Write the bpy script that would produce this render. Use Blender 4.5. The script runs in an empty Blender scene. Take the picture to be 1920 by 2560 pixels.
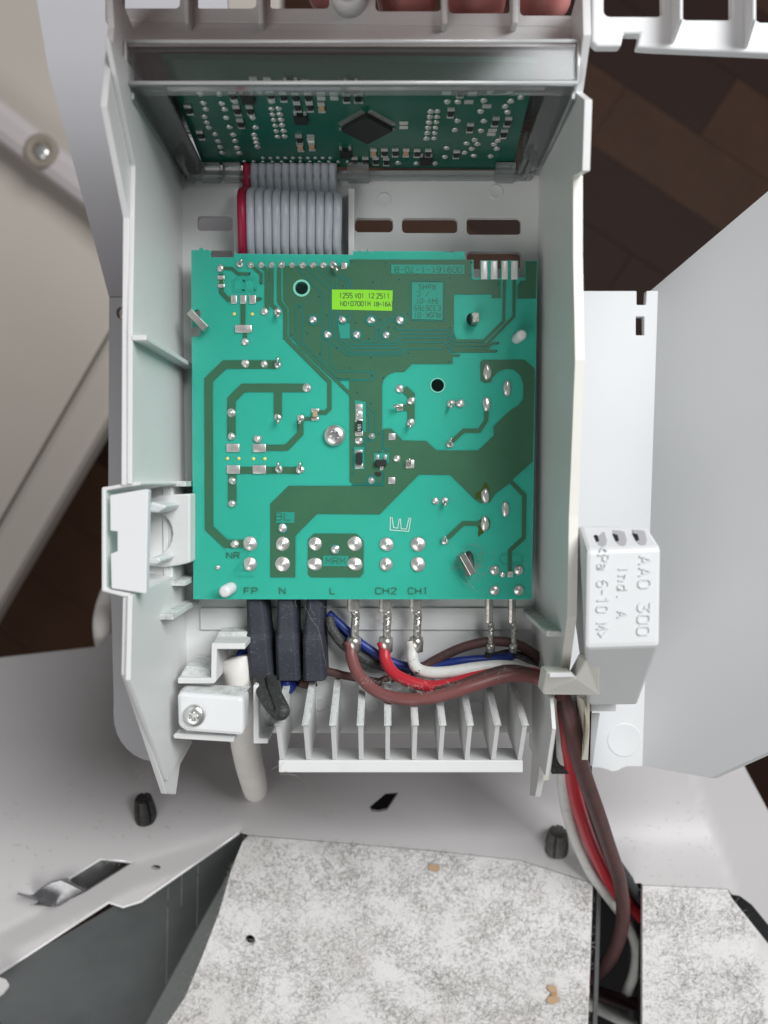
import bpy, bmesh, math, random
from mathutils import Vector, Matrix, noise
from mathutils.geometry import delaunay_2d_cdt
random.seed(7)
R = math.radians
scene = bpy.context.scene
COL = scene.collection

# ------------------------------------------------------------------ camera, world, lights, exposure
S = 0.00085            # one modelling unit (~0.85 mm) in metres; the main board's upper face is z = 0
FPX = 1920.0           # focal length in photo pixels (26 mm equivalent phone lens)
DIST = 222.0
TILT = R(2.2)
CAM = Vector((0, DIST*math.sin(TILT), DIST*math.cos(TILT)))
CROT = Matrix.Rotation(-TILT, 3, 'X')
cd = bpy.data.cameras.new('camera')
cam = bpy.data.objects.new('camera', cd); COL.objects.link(cam)
cam.location = CAM*S; cam.rotation_euler = (-TILT, 0, 0)
cd.sensor_fit = 'HORIZONTAL'; cd.sensor_width = 26.0; cd.lens = 26.0
cd.clip_start = 0.005; cd.clip_end = 50
cd.dof.use_dof = True; cd.dof.focus_distance = DIST*S*1.0; cd.dof.aperture_fstop = 11.5
scene.camera = cam

world = bpy.data.worlds.new('World'); scene.world = world; world.use_nodes = True
bg = world.node_tree.nodes['Background']
bg.inputs[0].default_value = (0.93, 0.96, 1.0, 1); bg.inputs[1].default_value = 0.10

def area_light(name, loc, target, sx, sy, power, color):
    l = bpy.data.lights.new(name, 'AREA'); l.shape = 'RECTANGLE'; l.size = sx*S; l.size_y = sy*S
    l.energy = power; l.color = color
    o = bpy.data.objects.new(name, l); COL.objects.link(o)
    o.location = Vector(loc)*S
    o.rotation_euler = (Vector(target)-Vector(loc)).to_track_quat('-Z', 'Y').to_euler()
    return o
area_light('window_light', (620, 640, 900), (0, -20, 0), 800, 720, 15.6, (0.97, 0.985, 1.0))
area_light('room_light', (-480, -680, 860), (30, -60, -20), 900, 700, 4.0, (1.0, 0.99, 0.975))

vs = scene.view_settings
vs.view_transform = 'Standard'; vs.look = 'None'; vs.exposure = 0.0; vs.gamma = 1.0; vs.use_curve_mapping = False
scene.cycles.use_denoising = True
scene.cycles.max_bounces = 6; scene.cycles.diffuse_bounces = 4; scene.cycles.glossy_bounces = 3
scene.cycles.transparent_max_bounces = 10
scene.render.film_transparent = False

# ------------------------------------------------------------------ projection helpers (photo pixel -> place)
def ray(px, py):
    return CROT @ Vector(((px-960)/FPX, -(py-1280)/FPX, -1.0))
def P(px, py, z=0.0):
    d = ray(px, py); t = (z-CAM.z)/d.z
    return CAM + d*t
def crop(ox, oy, s):
    def f(*pts):
        if len(pts) == 2 and not hasattr(pts[0], '__len__'):
            return (ox+pts[0]/s, oy+pts[1]/s)
        return [(ox+x/s, oy+y/s) for x, y in pts]
    return f
A = crop(440, 600, 3.456); B = crop(880, 600, 3.456); C = crop(440, 1060, 3.456); D = crop(880, 1060, 3.456)
E = crop(420, 1480, 3.318); F = crop(860, 1480, 3.072); G = crop(0, 1880, 2.592); H = crop(560, 1880, 2.304)
I = crop(1280, 1660, 2.458); J = crop(1380, 660, 1.702); K = crop(220, 1160, 2.633)
U1 = crop(400, 180, 3.318); U2 = crop(860, 180, 3.318)

class Fr:
    def __init__(s, o, u, v):
        s.o, s.u, s.v = Vector(o), Vector(u).normalized(), Vector(v).normalized(); s.n = s.u.cross(s.v)
    def loc(s, p, h=0.0):
        d = ray(*p); q = s.o + s.n*h; t = (q-CAM).dot(s.n)/d.dot(s.n)
        r = CAM + d*t - s.o
        return (r.dot(s.u), r.dot(s.v))
    def w(s, a, b, h=0.0):
        return s.o + s.u*a + s.v*b + s.n*h
    def mat(s, a, b, h, rot=0, sc=(1, 1, 1)):
        m = Matrix((s.u, s.v, s.n)).transposed().to_4x4()
        m.translation = s.w(a, b, h)*S
        return m @ Matrix.Rotation(rot, 4, 'Z') @ Matrix.Diagonal((sc[0], sc[1], sc[2], 1))
BOARD = Fr((0, 0, 0), (1, 0, 0), (0, 1, 0))
def flat(z): return Fr((0, 0, z), (1, 0, 0), (0, 1, 0))
MMPX = DIST/FPX     # units per photo pixel at the board

# ------------------------------------------------------------------ materials
def mat(name, col, rough=0.5, metal=0.0, var=None, bump=None, spec=0.5, coat=0.0, alpha=1.0, trans=0.0, ior=1.45):
    """var = list of (scale in 1/unit, low, high, colour, strength); bump = (scale, strength)."""
    m = bpy.data.materials.new(name); m.use_nodes = True
    nt = m.node_tree; b = nt.nodes['Principled BSDF']
    b.inputs['Roughness'].default_value = rough; b.inputs['Metallic'].default_value = metal
    b.inputs['Specular IOR Level'].default_value = spec; b.inputs['Coat Weight'].default_value = coat
    b.inputs['Coat Roughness'].default_value = 0.15
    b.inputs['Transmission Weight'].default_value = trans; b.inputs['IOR'].default_value = ior
    b.inputs['Alpha'].default_value = alpha
    b.inputs['Base Color'].default_value = (*col, 1)
    tc = nt.nodes.new('ShaderNodeTexCoord')
    last = None
    if var:
        for i, (sc, lo, hi, c2, st) in enumerate(var):
            n = nt.nodes.new('ShaderNodeTexNoise'); n.inputs['Scale'].default_value = sc/S
            n.inputs['Detail'].default_value = 6; n.inputs['Roughness'].default_value = 0.65
            mp = nt.nodes.new('ShaderNodeMapping'); mp.inputs['Location'].default_value = (i*3.7, i*1.3, i*2.1)
            nt.links.new(tc.outputs['Object'], mp.inputs[0]); nt.links.new(mp.outputs[0], n.inputs['Vector'])
            r = nt.nodes.new('ShaderNodeMapRange'); r.inputs[1].default_value = lo; r.inputs[2].default_value = hi
            r.inputs[3].default_value = 0; r.inputs[4].default_value = st
            nt.links.new(n.outputs['Fac'], r.inputs[0])
            mx = nt.nodes.new('ShaderNodeMix'); mx.data_type = 'RGBA'
            nt.links.new(r.outputs[0], mx.inputs[0])
            if last is None: mx.inputs[6].default_value = (*col, 1)
            else: nt.links.new(last, mx.inputs[6])
            mx.inputs[7].default_value = (*c2, 1); last = mx.outputs[2]
        nt.links.new(last, b.inputs['Base Color'])
    if bump:
        n = nt.nodes.new('ShaderNodeTexNoise'); n.inputs['Scale'].default_value = bump[0]/S; n.inputs['Detail'].default_value = 4
        nt.links.new(tc.outputs['Object'], n.inputs['Vector'])
        bn = nt.nodes.new('ShaderNodeBump'); bn.inputs['Strength'].default_value = bump[1]; bn.inputs['Distance'].default_value = 0.3*S
        nt.links.new(n.outputs['Fac'], bn.inputs['Height']); nt.links.new(bn.outputs[0], b.inputs['Normal'])
    return m
GREYDUST = (0.20, 0.185, 0.17)
M = {}
M['plastic'] = mat('grey_white_plastic', (0.685, 0.69, 0.68), 0.42, var=[(0.10, .56, .72, (0.58, .59, .57), .35), (0.03, .45, .75, (0.61, 0.615, 0.605), .35), (0.9, .66, .80, GREYDUST, .25)], bump=(2.0, .04))
M['ledge'] = mat('dusty_plastic', (0.66, 0.69, 0.675), 0.6, var=[(0.35, .42, .70, GREYDUST, .55), (2.2, .55, .72, (0.12, .11, .1), .5)], bump=(2.0, .1))
M['white'] = mat('white_plastic', (0.70, 0.71, 0.715), 0.38, var=[(0.03, .5, .8, (0.66, 0.665, 0.665), .3), (1.1, .70, .82, (0.4, 0.38, 0.36), .25)], bump=(1.5, .03))
M['cream'] = mat('yellowed_plastic', (0.70, 0.67, 0.58), 0.5, var=[(1.2, .5, .8, (0.5, 0.46, 0.36), .3)], bump=(2, .08))
M['clipwhite'] = mat('aged_white_plastic', (0.77, 0.755, 0.70), 0.42, var=[(0.05, .45, .75, (0.72, .68, .58), .6)])
M['backplate'] = mat('grey_back_plastic', (0.43, 0.425, 0.445), 0.45, var=[(0.02, .4, .7, (0.38, .375, .39), .4)])
M['mask'] = mat('teal_solder_mask', (0.040, 0.455, 0.345), 0.28, coat=0.25, var=[(0.04, .4, .7, (0.052, 0.50, 0.385), .6), (2.6, .70, .80, (0.25, 0.62, 0.5), .55), (0.9, .68, .8, (0.02, .30, .2), .35)], bump=(3.0, .04))
M['copper'] = mat('masked_copper', (0.038, 0.132, 0.070), 0.36, coat=0.3, var=[(0.05, .4, .7, (0.048, 0.158, 0.086), .6), (3.0, .68, .8, (0.25, .3, .22), .35)], bump=(1.6, .12))
M['gap'] = mat('etched_gap', (0.012, 0.165, 0.14), 0.35, coat=.3)
M['window'] = mat('etched_window', (0.022, 0.29, 0.215), 0.38, coat=0.2)
M['ghost'] = mat('underside_print', (0.02, 0.33, 0.235), 0.35, coat=0.2, var=[(0.6, .35, .75, (0.028, 0.42, 0.285), .8)])
M['solder'] = mat('solder', (0.74, 0.73, 0.70), 0.31, metal=0.7, var=[(0.7, .42, .75, (0.50, 0.48, 0.45), .55)], bump=(1.2, .25))
M['tin'] = mat('tinned_metal', (0.58, 0.56, 0.52), 0.28, metal=0.85, var=[(0.5, .4, .7, (0.36, .34, .31), .6)], bump=(0.9, .2))
M['goldpad'] = mat('bright_pad', (0.82, 0.81, 0.78), 0.38, metal=0.35)
M['brass'] = mat('brass_solder', (0.62, 0.48, 0.24), 0.35, metal=0.8)
M['glue'] = mat('adhesive_dot', (0.72, 0.72, 0.20), 0.4)
M['blackchip'] = mat('black_epoxy', (0.016, 0.017, 0.017), 0.5, bump=(3, .1))
M['hole'] = mat('via_bore', (0.004, 0.03, 0.022), 0.6)
M['ring'] = mat('bare_ring', (0.22, 0.62, 0.48), 0.4)
M['sticker'] = mat('green_sticker', (0.235, 0.68, 0.022), 0.6, var=[(0.6, .45, .8, (0.20, .6, .02), .4)])
M['ink'] = mat('grey_ink', (0.07, 0.14, 0.04), 0.7)
M['silk'] = mat('white_print', (0.55, 0.74, 0.62), 0.6)
M['screw'] = mat('zinc_screw', (0.74, 0.74, 0.72), 0.28, metal=.8, var=[(0.5, .4, .7, (.4, .4, .4), .5)])
M['flux'] = mat('burnt_flux', (0.05, 0.09, 0.01), 0.3, coat=0.5)
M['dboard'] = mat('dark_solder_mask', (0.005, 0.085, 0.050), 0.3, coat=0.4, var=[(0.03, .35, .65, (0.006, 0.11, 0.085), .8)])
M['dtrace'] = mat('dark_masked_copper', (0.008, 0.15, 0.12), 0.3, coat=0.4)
M['clear'] = mat('clear_plastic', (0.86, 0.88, 0.88), 0.12, trans=1.0, ior=1.3)
M['ribbon'] = mat('grey_pvc', (0.44, 0.465, 0.505), 0.32, var=[(0.3, .5, .8, (.2, .22, .25), .3)])
M['ribbonred'] = mat('red_pvc', (0.36, 0.012, 0.05), 0.42)
M['sleeve'] = mat('navy_rubber', (0.026, 0.029, 0.042), 0.62, var=[(1.6, .58, .72, (0.20, .195, .19), .7), (0.12, .45, .7, (.05, .052, .062), .5)], bump=(1.5, .15))
DUSTV = (0.9, .55, .75, (0.30, .27, .25), .45)
M['wbrown'] = mat('brown_wire', (0.185, 0.065, 0.062), 0.42, var=[(0.14, .45, .7, (0.20, .085, .08), .5), (1.8, .60, .78, (0.30, .24, .22), .45)], bump=(1.2, .12))
M['wdark'] = mat('dusty_brown_wire', (0.095, 0.042, 0.040), 0.5, var=[(0.2, .45, .75, (0.05, .035, .034), .8), (1.6, .58, .76, (0.24, .2, .19), .4)], bump=(1.0, .2))
M['wred'] = mat('red_wire', (0.47, 0.022, 0.035), 0.36, var=[(0.1, .45, .75, (0.42, .03, .045), .6), (2.2, .66, .8, (0.5, .3, .3), .35)], bump=(1.2, .06))
M['wwhite'] = mat('white_wire', (0.68, 0.68, 0.65), 0.4, var=[(0.25, .5, .8, (0.36, .35, .34), .55), (2.0, .62, .78, (0.25, .23, .22), .4)], bump=(1.2, .08))
M['wblue'] = mat('blue_wire', (0.014, 0.036, 0.21), 0.38, var=[(1.6, .62, .78, (0.2, .2, .25), .35)])
M['wgrey'] = mat('dusty_black_wire', (0.035, 0.036, 0.036), 0.6, var=[(1.4, .52, .74, (0.22, .21, .2), .65)], bump=(1.0, .3))
M['cable'] = mat('off_white_cable', (0.80, 0.77, 0.73), 0.5, var=[(0.1, .5, .8, (.55, .51, .48), .4)])
M['body'] = mat('painted_steel', (0.53, 0.508, 0.505), 0.42, var=[(0.008, .4, .7, (0.48, .46, .457), .4), (0.45, .67, .74, (0.30, .28, .27), .4)], bump=(0.8, .03))
M['edge'] = mat('cut_steel_edge', (0.80, 0.79, 0.78), 0.3, metal=0.3)
M['felt'] = mat('dusty_steel', (0.70, 0.682, 0.665), 0.8, var=[(0.035, .48, .74, (0.42, 0.395, 0.37), .38), (0.30, .52, .72, (0.42, .40, .375), .34), (1.1, .52, .70, (0.34, .32, .305), .24), (2.6, .5, .66, (0.38, .36, .34), .3)], bump=(1.6, .35))
M['galv'] = mat('galvanised_steel', (0.36, 0.375, 0.37), 0.27, metal=0.75, var=[(0.02, .4, .62, (0.24, .255, .25), .6), (2.6, .62, .72, (0.8, .8, .79), .8)], bump=(0.5, .05))
M['galvdark'] = mat('dusty_shaded_steel', (0.10, 0.11, 0.105), 0.45, metal=0.5, var=[(2.0, .55, .7, (.4, .4, .39), .6)])  # dusty steel, coloured darker for the shade of the hidden channel floor
M['tab'] = mat('bent_steel', (0.40, 0.40, 0.41), 0.36, metal=0.8, var=[(0.5, .4, .7, (.25, .25, .26), .6)], bump=(0.8, .15))
M['void'] = mat('void_shade', (0.010, 0.010, 0.011), 0.8)  # near-black colour stands in for the shade inside openings
M['rivet'] = mat('black_rubber', (0.022, 0.021, 0.020), 0.6, var=[(0.5, .5, .75, (.10, .095, .09), .6)], bump=(0.7, .4))
M['rivetgrey'] = mat('dusty_rubber', (0.095, 0.09, 0.085), 0.7, var=[(0.5, .45, .7, (.17, .16, .15), .6)], bump=(0.7, .4))
M['floor'] = mat('parquet', (0.042, 0.018, 0.010), 0.6, spec=0.15, var=[(0.02, .4, .65, (0.055, 0.026, 0.014), .7)])
M['floor2'] = mat('parquet_light', (0.048, 0.022, 0.012), 0.6, spec=0.15, var=[(0.02, .4, .65, (0.03, 0.015, 0.008), .6)])
M['floor3'] = mat('parquet_dark', (0.022, 0.009, 0.006), 0.6, spec=0.15, var=[(0.02, .4, .65, (0.025, 0.010, 0.007), .6)])
M['door'] = mat('cream_paint', (0.43, 0.39, 0.345), 0.5, var=[(0.006, .4, .7, (0.40, .36, .315), .5)])
M['rail'] = mat('mauve_grey_plastic', (0.42, 0.385, 0.38), 0.45)
M['boss'] = mat('boss_brown', (0.22, 0.19, 0.155), 0.7)  # one darker brown for the whole screw boss
M['skin'] = mat('skin', (0.68, 0.27, 0.25), 0.5, var=[(0.15, .4, .7, (0.55, .2, .17), .6)], bump=(0.5, .25))
M['lint'] = mat('lint', (0.33, 0.312, 0.295), 0.9)
M['lintpale'] = mat('pale_lint', (0.42, 0.39, 0.36), 0.9)
M['speck'] = mat('brown_wing', (0.42, 0.24, 0.12), 0.5)
M['dryleaf'] = mat('dry_flake', (0.45, 0.30, 0.18), 0.6)
_m = M['mask'].node_tree.nodes['Principled BSDF']; _m.inputs['Subsurface Weight'].default_value = 1.0; _m.inputs['Subsurface Radius'].default_value = (0.5, 1.0, 0.9); _m.inputs['Subsurface Scale'].default_value = 2.2*S
_b = M['skin'].node_tree.nodes['Principled BSDF']; _b.inputs['Subsurface Weight'].default_value = 0.15
_b.inputs['Subsurface Scale'].default_value = 2*S

# ------------------------------------------------------------------ object helpers
ROOTLOC = {}
def thing(name, label, cat, loc=(0, 0, 0), group=None):
    o = bpy.data.objects.new(name, None); COL.objects.link(o); o.empty_display_size = .01
    o.location = Vector(loc)*S; ROOTLOC[o] = Vector(loc)*S
    tag(o, label, cat, group); return o
def tag(o, label=None, cat=None, group=None, kind=None):
    if label: o['label'] = label
    if cat: o['category'] = cat
    if group: o['group'] = group
    if kind: o['kind'] = kind
    return o
def adopt(o, parent):
    if parent is None: return o
    o.parent = parent
    r = parent
    while r.parent: r = r.parent
    if parent is r and parent in ROOTLOC:
        o.matrix_parent_inverse = Matrix.Translation(-ROOTLOC[parent])
    elif parent.parent is not None:
        o.matrix_parent_inverse = PW[parent].inverted()
    else:
        o.matrix_parent_inverse = PW.get(parent, Matrix()).inverted()
    return o
PW = {}
def mesh_data(name, verts, faces, material, smooth=False, scale=True):
    me = bpy.data.meshes.new(name)
    me.from_pydata([tuple(Vector(v)*S) if scale else tuple(v) for v in verts], [], faces)
    me.materials.append(material if not isinstance(material, str) else M[material])
    bm = bmesh.new(); bm.from_mesh(me); bmesh.ops.recalc_face_normals(bm, faces=bm.faces); bm.to_mesh(me); bm.free()
    if smooth:
        me.polygons.foreach_set('use_smooth', [True]*len(me.polygons))
    me.update(); return me
def link(name, me, parent=None, matrix=None):
    o = bpy.data.objects.new(name, me); COL.objects.link(o)
    if matrix is not None: o.matrix_basis = matrix
    PW[o] = matrix.copy() if matrix is not None else Matrix()
    return adopt(o, parent)
def bevel(o, w, seg=2, ang=35):
    m = o.modifiers.new('bevel', 'BEVEL'); m.width = w*S; m.segments = seg; m.limit_method = 'ANGLE'; m.angle_limit = R(ang)
    m.harden_normals = False; m.use_clamp_overlap = True
    return o
def obj(name, verts, faces, material, parent=None, smooth=False, bev=0):
    o = link(name, mesh_data(name, verts, faces, material, smooth), parent)
    if bev: bevel(o, bev)
    return o
def inside(p, poly):
    x, y = p; c = False; n = len(poly); j = n-1
    for i in range(n):
        xi, yi = poly[i]; xj, yj = poly[j]
        if (yi > y) != (yj > y) and x < (xj-xi)*(y-yi)/(yj-yi)+xi: c = not c
        j = i
    return c
def triangulate(outline, holes=(), step=None):
    pts, edges = [], []
    for loop in [outline]+list(holes):
        b0 = len(pts); n = len(loop)
        pts += [Vector((x, y)) for x, y in loop]
        edges += [(b0+i, b0+(i+1) % n) for i in range(n)]
    if step:
        xs = [p[0] for p in outline]; ys = [p[1] for p in outline]
        x = min(xs)+step*.5
        while x < max(xs):
            y = min(ys)+step*.5
            while y < max(ys):
                if inside((x, y), outline) and not any(inside((x, y), h) for h in holes): pts.append(Vector((x, y)))
                y += step
            x += step
    vo, eo, fo, *_ = delaunay_2d_cdt(pts, edges, [], 0, 1e-5)
    tris = []
    for f in fo:
        cx = sum(vo[i].x for i in f)/len(f); cy = sum(vo[i].y for i in f)/len(f)
        if inside((cx, cy), outline) and not any(inside((cx, cy), h) for h in holes): tris.append(tuple(f))
    return [(v.x, v.y) for v in vo], tris
def thicken(tris, top, bot):
    n = len(top); verts = list(top)+list(bot); faces = [tuple(t) for t in tris]+[tuple(n+i for i in reversed(t)) for t in tris]
    cnt = {}
    for t in tris:
        for i in range(len(t)):
            a, b = t[i], t[(i+1) % len(t)]
            cnt[(min(a, b), max(a, b))] = cnt.get((min(a, b), max(a, b)), []) + [(a, b)]
    for k, v in cnt.items():
        if len(v) == 1: a, b = v[0]; faces.append((a, n+a, n+b, b))
    used = sorted({i for f in faces for i in f}); mp = {i: k for k, i in enumerate(used)}
    return [verts[i] for i in used], [tuple(mp[i] for i in f) for f in faces]
def plate(name, fr, outline, h0, h1, material, parent=None, holes=(), px=True, bev=0, step=None, smooth=False):
    """solid plate: outline in photo pixels (on the plate's upper face) or local units, from height h0 to h1 over frame fr."""
    cv = (lambda p: fr.loc(p, h1)) if px else (lambda p: p)
    ol = [cv(p) for p in outline]; hl = [[cv(p) for p in h] for h in holes]
    v, t = triangulate(ol, hl, step)
    vv, ff = thicken(t, [fr.w(x, y, h1) for x, y in v], [fr.w(x, y, h0) for x, y in v])
    return obj(name, vv, ff, material, parent, smooth, bev)
def sheet(name, outline, zf, thick, material, parent=None, holes=(), step=30, smooth=True):
    """bent sheet: outline in photo pixels, zf(px, py) = height of the sheet there."""
    def dens(loop):
        out = []
        for i in range(len(loop)):
            a, b = loop[i], loop[(i+1) % len(loop)]; n = max(1, int(math.hypot(a[0]-b[0], a[1]-b[1])/step))
            out += [(a[0]+(b[0]-a[0])*k/n, a[1]+(b[1]-a[1])*k/n) for k in range(n)]
        return out
    v, t = triangulate(dens(outline), [dens(h) for h in holes], step)
    top = [P(x, y, zf(x, y)) for x, y in v]; bot = [p-Vector((0, 0, thick)) for p in top]
    vv, ff = thicken(t, top, bot)
    o = obj(name, vv, ff, material, parent, smooth)
    if smooth:
        m = o.modifiers.new('es', 'EDGE_SPLIT'); m.split_angle = R(40)
    return o
def prism_yz(name, poly, x0, x1, material, parent=None, bev=0):
    """solid with an outline in the (Y, z) plane between two X positions (x0, x1 may be functions of Y)."""
    f0 = x0 if callable(x0) else (lambda y, z: x0); f1 = x1 if callable(x1) else (lambda y, z: x1)
    v, t = triangulate(poly)
    vv, ff = thicken(t, [(f1(y, z), y, z) for y, z in v], [(f0(y, z), y, z) for y, z in v])
    return obj(name, vv, ff, material, parent, False, bev)
def box(name, x0, x1, y0, y1, z0, z1, material, parent=None, bev=0.3):
    v = [(x, y, z) for x in (x0, x1) for y in (y0, y1) for z in (z0, z1)]
    f = [(0, 1, 3, 2), (4, 6, 7, 5), (0, 4, 5, 1), (2, 3, 7, 6), (0, 2, 6, 4), (1, 5, 7, 3)]
    return obj(name, v, f, material, parent, False, bev)
def hexa(name, near, far, material, parent=None, bev=0.3):
    """solid between two polygons of equal length given as 3D points."""
    n = len(near); v = list(near)+list(far)
    f = [tuple(range(n)), tuple(range(2*n-1, n-1, -1))]+[(i, n+i, n+(i+1) % n, (i+1) % n) for i in range(n)]
    return obj(name, v, f, material, parent, False, bev)
def spline(pts, sub=8):
    pts = [Vector(p) for p in pts]; out = []
    q = [pts[0]*2-pts[1]]+pts+[pts[-1]*2-pts[-2]]
    for i in range(1, len(q)-2):
        for k in range(sub):
            t = k/sub; a, b, c, d = q[i-1], q[i], q[i+1], q[i+2]
            out.append(0.5*((2*b)+(c-a)*t+(2*a-5*b+4*c-d)*t*t+(3*b-a-3*c+d)*t*t*t))
    out.append(pts[-1]); return out
def tube_geo(path, r, seg=12, sx=1.0):
    verts, faces = [], []; up = None; n = len(path)
    for i, p in enumerate(path):
        t = (path[min(i+1, n-1)]-path[max(i-1, 0)]).normalized()
        if up is None:
            up = Vector((0, 0, 1)) if abs(t.z) < .9 else Vector((0, 1, 0))
        up = (up-t*up.dot(t)).normalized(); side = t.cross(up)
        rr = r[i] if hasattr(r, '__len__') else r
        for k in range(seg):
            a = 2*math.pi*k/seg
            verts.append(p+side*math.cos(a)*rr*sx+up*math.sin(a)*rr)
    for i in range(n-1):
        for k in range(seg):
            k2 = (k+1) % seg; faces.append((i*seg+k, i*seg+k2, (i+1)*seg+k2, (i+1)*seg+k))
    faces.append(tuple(range(seg-1, -1, -1))); faces.append(tuple((n-1)*seg+k for k in range(seg)))
    return verts, faces
def tube(name, pts, r, material, parent=None, seg=12, sub=8, px=True):
    path = spline([P(*p) for p in pts] if px else pts, sub)
    v, f = tube_geo(path, r, seg)
    return obj(name, v, f, material, parent, True)
def lathe_geo(prof, seg=20):
    v, f = [], []; n = len(prof)
    for r, h in prof:
        for k in range(seg):
            a = 2*math.pi*k/seg; v.append((r*math.cos(a), r*math.sin(a), h))
    for i in range(n-1):
        for k in range(seg):
            k2 = (k+1) % seg; f.append((i*seg+k, i*seg+k2, (i+1)*seg+k2, (i+1)*seg+k))
    f.append(tuple(range(seg-1, -1, -1))); f.append(tuple((n-1)*seg+k for k in range(seg)))
    return v, f
def ribbon_geo(pts, w, h0, h1, fr):
    n = len(pts); L, Rr = [], []
    P2 = [Vector(p) for p in pts]
    for i in range(n):
        if i == 0: d = (P2[1]-P2[0]).normalized(); nrm = Vector((-d.y, d.x)); k = 1
        elif i == n-1: d = (P2[-1]-P2[-2]).normalized(); nrm = Vector((-d.y, d.x)); k = 1
        else:
            d1 = (P2[i]-P2[i-1]).normalized(); d2 = (P2[i+1]-P2[i]).normalized()
            nrm = Vector((-(d1.y+d2.y), d1.x+d2.x))
            if nrm.length < 1e-4: nrm = Vector((-d1.y, d1.x))
            nrm.normalize(); k = 1/max(.5, nrm.dot(Vector((-d1.y, d1.x))))
        L.append(P2[i]+nrm*w*.5*k); Rr.append(P2[i]-nrm*w*.5*k)
    v = []
    for i in range(n):
        v += [fr.w(L[i].x, L[i].y, h1), fr.w(Rr[i].x, Rr[i].y, h1), fr.w(L[i].x, L[i].y, h0), fr.w(Rr[i].x, Rr[i].y, h0)]
    f = []
    for i in range(n-1):
        a, b = i*4, i*4+4
        f += [(a, a+1, b+1, b), (a+3, a+2, b+2, b+3), (a, b, b+2, a+2), (a+1, a+3, b+3, b+1)]
    f += [(0, 2, 3, 1), (4*n-4, 4*n-3, 4*n-1, 4*n-2)]
    return v, f
def merge(geos):
    v, f = [], []
    for gv, gf in geos:
        b0 = len(v); v += list(gv); f += [tuple(b0+i for i in q) for q in gf]
    return v, f
def trace(name, fr, pts, wpx, h0, h1, material, parent, scale=MMPX):
    v, f = ribbon_geo([fr.loc(p, h1) for p in pts], wpx*scale, h0, h1, fr)
    return obj(name, v, f, material, parent)
def circ(c, r, n=20, a0=0, a1=2*math.pi, ry=None):
    ry = r if ry is None else ry
    full = abs(a1-a0-2*math.pi) < 1e-6
    m = n if full else n-1
    return [(c[0]+r*math.cos(a0+(a1-a0)*k/m), c[1]+ry*math.sin(a0+(a1-a0)*k/m)) for k in range(n)]
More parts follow.
